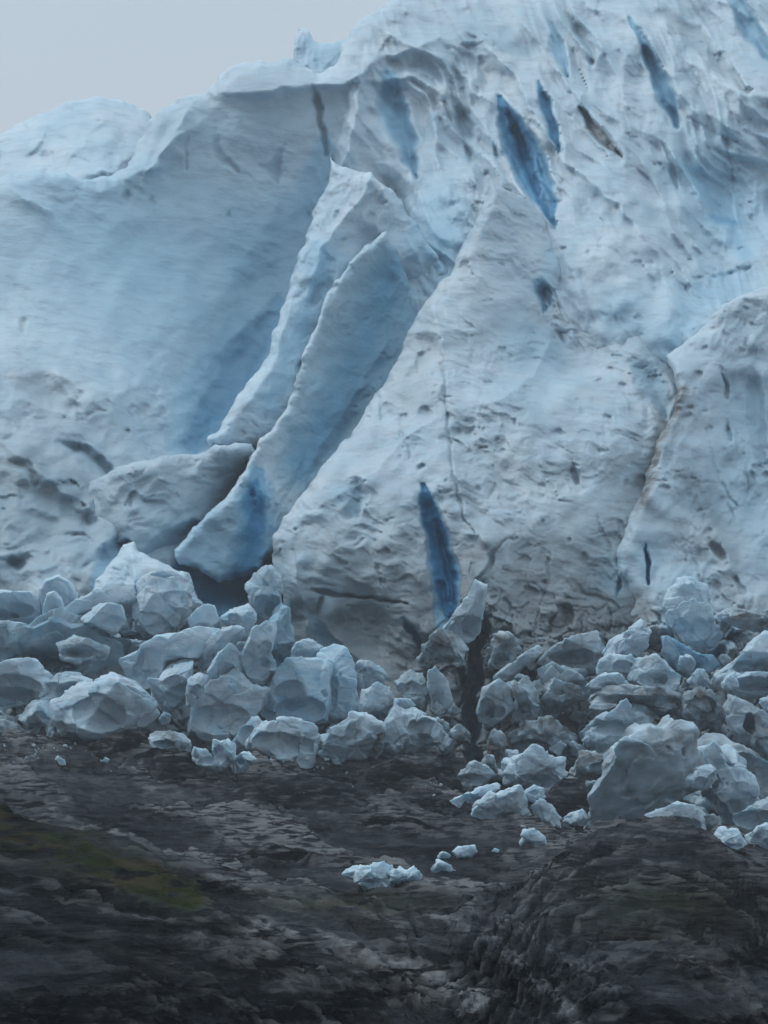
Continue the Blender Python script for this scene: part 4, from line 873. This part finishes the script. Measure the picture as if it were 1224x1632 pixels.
B('broad mottled ice slab left of the pitted pale block', [(858, 1054), (898, 1016), (948, 1008), (968, 1036), (952, 1072), (905, 1076)], Y=424, facets=3, grey=.35, dirt=.2, rough=.8)
B('craggy brown ice knob right of the dark vertical crevice', [(778, 1062), (782, 1020), (800, 1006), (822, 1020), (826, 1046), (806, 1066)], Y=422, facets=4, grey=.55, dirt=.5, rough=1.3)
# heap in front, centre right
B('hooked ice chunk at the left of the front heap', [(722, 1238), (734, 1226), (755, 1217), (775, 1224), (792, 1236), (770, 1247), (746, 1264), (739, 1250)], facets=3, grey=.2)
B('long thin ice bar pointing up to the right', [(704, 1285), (720, 1274), (745, 1262), (780, 1250), (797, 1244), (801, 1253), (780, 1270), (755, 1287), (715, 1292)], facets=3, grey=.05)
B('brightest angular white ice boulder of the front heap', [(749, 1300), (755, 1285), (780, 1268), (805, 1258), (825, 1250), (836, 1262), (843, 1290), (854, 1306), (846, 1314), (810, 1320), (780, 1324), (765, 1337), (750, 1328)], facets=5, rough=1.1, dents=[(803, 1305, 14, 10, 6)], Y=368)
B('lobed grey and white ice boulder at the top of the front heap', [(801, 1232), (803, 1214), (815, 1203), (840, 1195), (848, 1188), (860, 1186), (870, 1195), (876, 1208), (895, 1206), (904, 1215), (907, 1240), (901, 1262), (885, 1274), (865, 1258), (835, 1252), (808, 1250)], facets=4, rough=1.1, grey=.22, Y=386)
B('ring shaped lump of ice beside the brightest boulder', [(837, 1260), (850, 1252), (865, 1256), (868, 1270), (852, 1281), (840, 1273)], facets=1, grey=.12, dents=[(852, 1264, 8, 5, 4)], Y=372)
B('grey ice slab leaning right of the brightest boulder', [(848, 1285), (868, 1271), (881, 1285), (895, 1305), (892, 1321), (870, 1332), (855, 1322)], facets=4, grey=.35, Y=370)
B('small two toned ice block at the foot of the front heap', [(828, 1346), (835, 1325), (852, 1317), (867, 1330), (869, 1346), (850, 1356), (832, 1354)], facets=3, grey=.3)
B('low white ice lump left of the great grey slab', [(899, 1308), (910, 1296), (928, 1288), (943, 1300), (941, 1314), (905, 1315)], facets=4)
g2 = 'small ice pieces stranded on bare rock'
B('flat bright ice piece alone on the bare rock', [(722, 1357), (730, 1349), (755, 1348), (760, 1358), (752, 1366), (730, 1368)], facets=2, group=g2, rough=.7)
B('small rounded ice piece left of the flat bright piece', [(693, 1370), (704, 1357), (718, 1361), (720, 1370)], facets=2, group=g2)
B('ice scrap with a tail below the small rounded piece', [(688, 1384), (698, 1372), (714, 1376), (730, 1392), (708, 1389), (692, 1396)], facets=2, group=g2, rough=1.3)
B('tiny ice crumb on the rock right of the flat bright piece', [(783, 1357), (788, 1352), (795, 1354), (794, 1360)], facets=1, group=g2)
B('crushed slushy ice heap on the rock left of the clustered lump', [(545, 1392), (566, 1381), (600, 1378), (622, 1384), (622, 1404), (628, 1424), (600, 1422), (572, 1407)], facets=6, rough=2.2, group=g2)
B('clustered bright ice lump right of the slushy heap', [(618, 1392), (634, 1378), (646, 1388), (660, 1379), (669, 1395), (669, 1411), (644, 1420), (620, 1412)], facets=5, rough=1.6, group=g2)
B('tiny white ice crumb on the rock at the lower left', [(163, 1212), (168, 1207), (174, 1210), (172, 1218)], facets=1, group=g2)
B('white ice scrap on dark rock below the crumbly lump', [(86, 1212), (92, 1204), (102, 1210), (105, 1220), (90, 1220)], facets=2, group=g2, grey=.2)
# right side
B('great dirty grey ice slab with a bright left edge above the domed rock', [(938, 1318), (937, 1272), (950, 1244), (965, 1214), (985, 1184), (1010, 1164), (1040, 1158), (1058, 1163), (1060, 1150), (1075, 1138), (1087, 1154), (1106, 1154), (1112, 1180), (1127, 1200), (1145, 1235), (1142, 1256), (1102, 1264), (1060, 1288), (1030, 1322), (980, 1330)],
  Y=374, facets=3, grey=0.75, dirt=.3, rough=.75, dents=[(1003, 1266, 14, 6, 7), (1025, 1246, 8, 5, 6), (1085, 1198, 5, 9, 5), (1060, 1195, 5, 9, 4), (1110, 1270, 50, 12, 6)], thick=.5)
B('low pale ice shelf along the domed rock crest', [(1012, 1322), (1030, 1297), (1080, 1280), (1130, 1289), (1148, 1297), (1128, 1310), (1121, 1340), (1100, 1336), (1060, 1328)], Y=364, facets=3, grey=.2, rough=.5)
B('short dirty ice post at the end of the pale shelf', [(1120, 1340), (1120, 1302), (1138, 1298), (1146, 1305), (1140, 1342)], Y=368, facets=2, grey=.9, dirt=.55, boxy=.4)
B('tall bluish grey serac with a white crest right of the great slab', [(1108, 1198), (1130, 1192), (1150, 1181), (1170, 1192), (1182, 1215), (1196, 1230), (1208, 1265), (1220, 1292), (1190, 1318), (1160, 1316), (1142, 1290), (1134, 1255), (1134, 1230)], name='serac', cat='serac', Y=380, facets=5, grey=.28, blue=.05, dents=[(1163, 1214, 8, 7, 4)])
B('white faceted chip on the shoulder of the great slab', [(1098, 1242), (1113, 1222), (1135, 1217), (1145, 1240), (1139, 1257), (1110, 1254)], Y=368, facets=4)
B('white ice lump at the bottom of the tall bluish serac', [(1132, 1336), (1150, 1320), (1176, 1318), (1193, 1345), (1176, 1360), (1140, 1354)], facets=5, grey=.12)
B('broken ice lump in the lower right corner of the ice', [(1188, 1330), (1210, 1320), (1240, 1314), (1265, 1340), (1226, 1350), (1195, 1345)], facets=5, grey=.15)
B('grey white ice shelf at the right picture edge', [(1176, 1296), (1224, 1274), (1275, 1288), (1265, 1322), (1200, 1328), (1184, 1318)], Y=374, facets=5, grey=.15)
B('slanting blue grey ice trough left of the great slab', [(924, 1195), (930, 1165), (980, 1126), (1000, 1110), (1022, 1126), (1062, 1130), (1034, 1162), (990, 1184), (960, 1204)], Y=402, facets=3, blue=.16, grey=.3, dents=[(960, 1160, 36, 12, 6)])
B('dark crushed ice below the slanting trough', [(915, 1240), (925, 1195), (965, 1200), (985, 1185), (965, 1225), (945, 1262), (925, 1268)], Y=394, facets=5, grey=.9, dirt=.5)
B('dirty overhanging ice roof slab on the right', [(930, 1104), (955, 1094), (1000, 1092), (1060, 1096), (1092, 1102), (1082, 1130), (1040, 1124), (990, 1114), (950, 1128)], Y=403, facets=3, grey=.5, dirt=.28, rough=.8)
B('bright white brick of ice between two brownish bricks', [(953, 1064), (958, 1050), (970, 1043), (1002, 1045), (1022, 1064), (1026, 1074), (990, 1076), (955, 1074)], Y=412, facets=2, rough=.7)
B('pitted pale ice block above the bright white brick', [(962, 1040), (975, 1020), (1000, 999), (1022, 989), (1037, 1005), (1032, 1030), (1020, 1045), (980, 1043)], Y=418, facets=4, grey=.12, dents=[(1000, 1011, 8, 9, 5), (1027, 1003, 6, 6, 4)])
B('pinkish ice brick right of the bright white brick', [(1004, 1082), (1015, 1048), (1045, 1044), (1066, 1058), (1090, 1076), (1080, 1100), (1040, 1097)], Y=408, facets=4, dirt=.12, grey=.25)
B('flat pitted ice brick below the bright white brick', [(932, 1092), (960, 1074), (990, 1072), (1008, 1088), (985, 1101), (950, 1099)], Y=406, facets=4, grey=.2, dirt=.08)
B('luminous pale blue serac rising from the right rubble', [(1060, 962), (1075, 935), (1085, 914), (1110, 919), (1132, 930), (1134, 960), (1147, 985), (1152, 1010), (1136, 1038), (1115, 1038), (1088, 1018), (1072, 992)], name='serac', cat='serac', Y=424, facets=6, blue=.14, rough=1.1, dents=[(1085, 1000, 12, 16, 6)])
B('deep teal ice hollow floor below the pale blue serac', [(1056, 1012), (1080, 1024), (1110, 1042), (1138, 1044), (1150, 1062), (1120, 1078), (1080, 1068), (1058, 1040)], Y=421, facets=3, blue=.6, rough=.7)
B('green grey pebble of ice under the pale blue serac', [(1080, 1060), (1086, 1046), (1100, 1044), (1110, 1058), (1104, 1070), (1086, 1070)], Y=414, facets=2, grey=.3, blue=.1)
B('white wedge shaped ice chip below the pale blue serac', [(1097, 1085), (1110, 1067), (1125, 1070), (1130, 1090), (1112, 1097)], Y=407, facets=3, group='white caps and chips of ice')
B('long bright ice lobe descending from the right picture edge', [(1128, 1094), (1145, 1070), (1175, 1048), (1200, 1022), (1224, 1004), (1290, 1005), (1290, 1060), (1230, 1066), (1185, 1078), (1150, 1100)], Y=411, facets=4, rough=.8)
B('grey hollow ice slab beneath the bright lobe', [(1160, 1090), (1190, 1072), (1290, 1064), (1290, 1105), (1224, 1110), (1180, 1108)], Y=408, facets=4, grey=.6)
B('bright ice nub at the tip of the long lobe', [(1150, 1088), (1163, 1075), (1178, 1084), (1178, 1096), (1155, 1099)], Y=404, facets=2, group='white caps and chips of ice')
B('dark framed ice cave block right of the roof slab', [(1085, 1140), (1092, 1108), (1130, 1098), (1165, 1098), (1168, 1130), (1150, 1160), (1112, 1168)], Y=404, facets=4, grey=.8, dirt=.4, dents=[(1120, 1130, 26, 20, 10)])
B('ice block pierced by a dark round hole', [(1158, 1135), (1170, 1108), (1200, 1118), (1235, 1148), (1260, 1180), (1240, 1215), (1200, 1195), (1172, 1165)], Y=398, facets=3, grey=.45, dirt=.1, dents=[(1193, 1155, 10, 16, 26)])
B('plain grey ice slab below the block with the hole', [(1108, 1176), (1120, 1160), (1150, 1164), (1200, 1198), (1260, 1230), (1260, 1290), (1215, 1270), (1180, 1212), (1150, 1184), (1122, 1194)], Y=392, facets=4, grey=.55)
B('small white ice chunk cut by the right picture edge', [(1212, 1118), (1240, 1104), (1262, 1112), (1255, 1138), (1224, 1134)], Y=394, facets=2)
B('dirty ice ledge with a reddish stripe at the right picture edge', [(1150, 985), (1190, 978), (1290, 980), (1290, 1012), (1230, 1006), (1190, 1000)], Y=420, facets=4, dirt=.4, grey=.3)

# smaller rubble wedged between the traced blocks
rs = np.random.RandomState(11)
LOWER = lambda u: np.interp(u, [0, 300, 600, 740, 900, 1000, 1224], [1180, 1190, 1215, 1225, 1275, 1300, 1330])
UPPER = lambda u: np.interp(u, [0, 130, 300, 440, 480, 700, 800, 960, 1224], [985, 1000, 985, 1010, 1085, 1110, 1060, 1060, 1040])
LAND = [(92, 955, 'ball shaped ice block'), (270, 1045, 'pale ice arch'), (165, 1130, 'large arched ice block'), (45, 1090, 'tilted white topped block'), (470, 1100, 'flat topped blue ice block'), (540, 1085, 'pale blue ice column'),
        (360, 1125, 'large grey ice mound'), (412, 1040, 'tall leaning ice shard'), (255, 960, 'bulky grey block'), (95, 1035, 'wide dark blue grey slab'), (450, 1185, 'layered ice boulder'), (555, 1185, 'bright ragged ice boulder'),
        (605, 1130, 'pale block under the buttress'), (655, 1160, 'mottled block with a white cap'), (700, 1098, 'upright pale rectangular slab'), (790, 1120, 'teardrop shaped ice slab'), (905, 1105, 'slanting ice plank'), (915, 1040, 'broad mottled ice slab'),
        (990, 1058, 'bright white ice brick'), (1105, 970, 'pale blue serac'), (1210, 1045, 'long bright ice lobe'), (1125, 1130, 'dark framed ice cave block'), (1195, 1155, 'block pierced by a hole'), (985, 1155, 'slanting blue grey ice trough'), (1040, 1240, 'great dirty grey ice slab'),
        (1170, 1255, 'tall bluish grey serac'), (855, 1232, 'lobed ice boulder'), (865, 1185, 'brown grey ice mass'), (1010, 1105, 'dirty overhanging roof slab')]
fill = []
placed = []; tries = 0
while len(placed) < 130 and tries < 4000:
    tries += 1
    u = rs.uniform(-30, 1260); v = rs.uniform(UPPER(u), LOWER(u)); r = 9 + 17 * rs.rand() ** 1.5
    if 742 < u < 772 and v < 1205: continue
    if any(math.hypot(u - a, v - b_) < (r + c_) * 0.8 for a, b_, c_ in placed): continue
    placed.append((u, v, r))
    k = rs.randint(6, 9); ang = np.sort((np.arange(k) + rs.uniform(-.32, .32, k)) / k * 2 * math.pi); tilt = rs.uniform(-0.7, 0.7); el = rs.uniform(1.0, 1.7)
    pts = [(r * el * math.cos(a) * q, r / el ** .5 * math.sin(a) * q) for a, q in zip(ang, rs.uniform(.78, 1.2, k))]
    pts = [(u + x * math.cos(tilt) - y * math.sin(tilt), v + x * math.sin(tilt) + y * math.cos(tilt)) for x, y in pts]
    right = u > 640
    gy_, dt_ = rs.uniform(0.2, 0.9), rs.uniform(0.0, 0.5) if right else rs.uniform(0, 0.2)
    L0 = min(LAND, key=lambda q: math.hypot(q[0] - u, q[1] - v)); dx_, dy_ = u - L0[0], v - L0[1]
    rel = ('right of' if dx_ > 0 else 'left of') if abs(dx_) > abs(dy_) else ('below' if dy_ > 0 else 'above')
    shade = 'dirty' if dt_ > 0.3 else 'dark grey' if gy_ > 0.6 else 'grey' if gy_ > 0.38 else 'pale'
    fill.append([math.hypot(dx_, dy_), '%s ice chunk %s the %s' % (shade, rel, L0[2]), pts, v, gy_, dt_, rs.uniform(-1, 3)])
ORD = ['nearest', 'second nearest', 'third nearest', 'fourth nearest', 'fifth nearest', 'sixth nearest']
seen = {}
for d_, lab, pts, v, gy_, dt_, jit in sorted(fill, key=lambda q: q[0]):
    n_ = seen.get(lab, 0); seen[lab] = n_ + 1
    total = sum(1 for q in fill if q[1] == lab)
    lab2 = lab + ', ' + ORD[min(n_, 5)] if total > 1 else lab
    block('ice_chunk', lab2, 'ice chunk', pts, Y=float(np.interp(v, [950, 1000, 1100, 1200, 1300], [440, 432, 419, 402, 385])) + jit,
          facets=4, rough=1.1, thick=1.0, grey=gy_, dirt=dt_, group='small ice chunks wedged between the larger blocks', small=True)

# bedrock humps between the ice and the slope
K = lambda lab, poly, **k: block('rock_hump', lab, 'rock', poly, group='dark rock humps below the ice', mat=rock, facets=k.pop('facets', 4), **k)
K('dark rock hump right under the bright ragged ice boulder', [(560, 1248), (590, 1222), (640, 1204), (690, 1210), (725, 1230), (742, 1262), (700, 1275), (600, 1272)], Y=388, thick=1.2, rough=.6)
K('black overhanging rock beneath the arched ice block', [(60, 1215), (95, 1185), (150, 1178), (215, 1160), (238, 1178), (245, 1215), (160, 1235)], Y=390, rough=.7)
K('long low rock ledge under the forked white ice', [(180, 1225), (230, 1202), (300, 1202), (370, 1226), (400, 1250), (330, 1275), (230, 1262)], Y=378, rough=.7)
K('black rock wedge under the front heap of ice', [(690, 1300), (720, 1285), (790, 1300), (850, 1318), (868, 1345), (800, 1352), (720, 1340)], Y=374, rough=.7)
K('shadowed rock pocket beside the great grey slab', [(868, 1312), (872, 1270), (900, 1240), (935, 1240), (945, 1300), (920, 1325)], Y=384, rough=.6)
K('flat rock terrace below the rounded dark hump', [(590, 1300), (640, 1272), (710, 1276), (738, 1296), (730, 1330), (640, 1325)], Y=370, rough=.7)
K('broad dark whaleback of rock left of the forked white ice', [(140, 1242), (200, 1206), (300, 1200), (370, 1216), (392, 1250), (345, 1292), (240, 1300), (160, 1276)], Y=366, thick=.7, rough=.5, lean=.3)
K('stepped rock whaleback in the middle of the slope', [(325, 1296), (380, 1256), (440, 1240), (505, 1240), (565, 1252), (606, 1292), (520, 1316), (400, 1316)], Y=350, thick=.7, rough=.5, lean=.3)
K('lens shaped dark rock ledge left of the slushy ice heap', [(335, 1368), (430, 1344), (520, 1366), (566, 1398), (460, 1402), (380, 1390)], Y=290, thick=.8, rough=.5, lean=.4)
K('small pale topped rock ledge right of the stepped whaleback', [(560, 1322), (600, 1300), (660, 1302), (700, 1322), (640, 1340)], Y=340, thick=.8, rough=.5, lean=.4)
K('rock hump below the layered ice boulder', [(390, 1256), (410, 1228), (470, 1230), (540, 1242), (585, 1252), (520, 1272), (430, 1272)], Y=384, rough=.8)

# ------------------------------------------------------------------ crushed ice strewn along the foot of the ice
rs = np.random.RandomState(4); cs, fs, ms, off = [], [], [], 0
bm = bmesh.new(); bmesh.ops.create_icosphere(bm, subdivisions=1, radius=1)
tv = np.array([v.co[:] for v in bm.verts]); tf = np.array([[v.index for v in f.verts] for f in bm.faces]); bm.free()
for i in range(900):
    u = rs.uniform(-150, 1400); edge = np.interp(u, [0, 300, 600, 740, 900, 1224], [1196, 1215, 1235, 1275, 1325, 1352])
    v = edge - 16 + abs(rs.normal(0, 16))
    if 930 < u < 1180: continue
    if perlin2(np.array([u / 40.]), np.array([v / 30.]), 3)[0] < -0.05: continue
    g = ground_hit(u, v)
    if not g: continue
    c0 = place(np.array([float(u)]), np.array([v]), g)[0]; r = 0.09 + 0.42 * rs.rand() ** 4
    A = rs.normal(size=(3, 3)); q_, _ = np.linalg.qr(A)
    vv = (tv * (1 + 0.35 * rs.normal(size=(len(tv), 1))) * np.array([1, .7, .6])) @ q_ * r + c0 + np.array([0, 0, r * .3])
    cs.append(vv); fs.append(tf + off); off += len(tv); ms.append(np.tile([0, 0.15 * rs.rand(), 0.3 + 0.7 * rs.rand()], (len(tv), 1)))
link('crushed_ice', mesh_from('crushed_ice', np.concatenate(cs), np.concatenate(fs), np.concatenate(ms), smooth=False), ice, kind='stuff')

# ------------------------------------------------------------------ haze: damp air round the whole place
hz = bpy.data.materials.new('haze'); hz.use_nodes = True
t = hz.node_tree; t.nodes.clear()
o_ = t.nodes.new('ShaderNodeOutputMaterial'); pv = t.nodes.new('ShaderNodeVolumePrincipled')
pv.inputs['Color'].default_value = (0.86, 0.92, 1.0, 1); pv.inputs['Density'].default_value = 0.00021
t.links.new(pv.outputs[0], o_.inputs['Volume'])
bm = bmesh.new(); bmesh.ops.create_cube(bm, size=1); me = bpy.data.meshes.new('haze'); bm.to_mesh(me); bm.free()
hb = link('haze', me, hz, kind='stuff')
hb.scale = (24000, 20000, 300); hb.location = (0, 2000, 90)
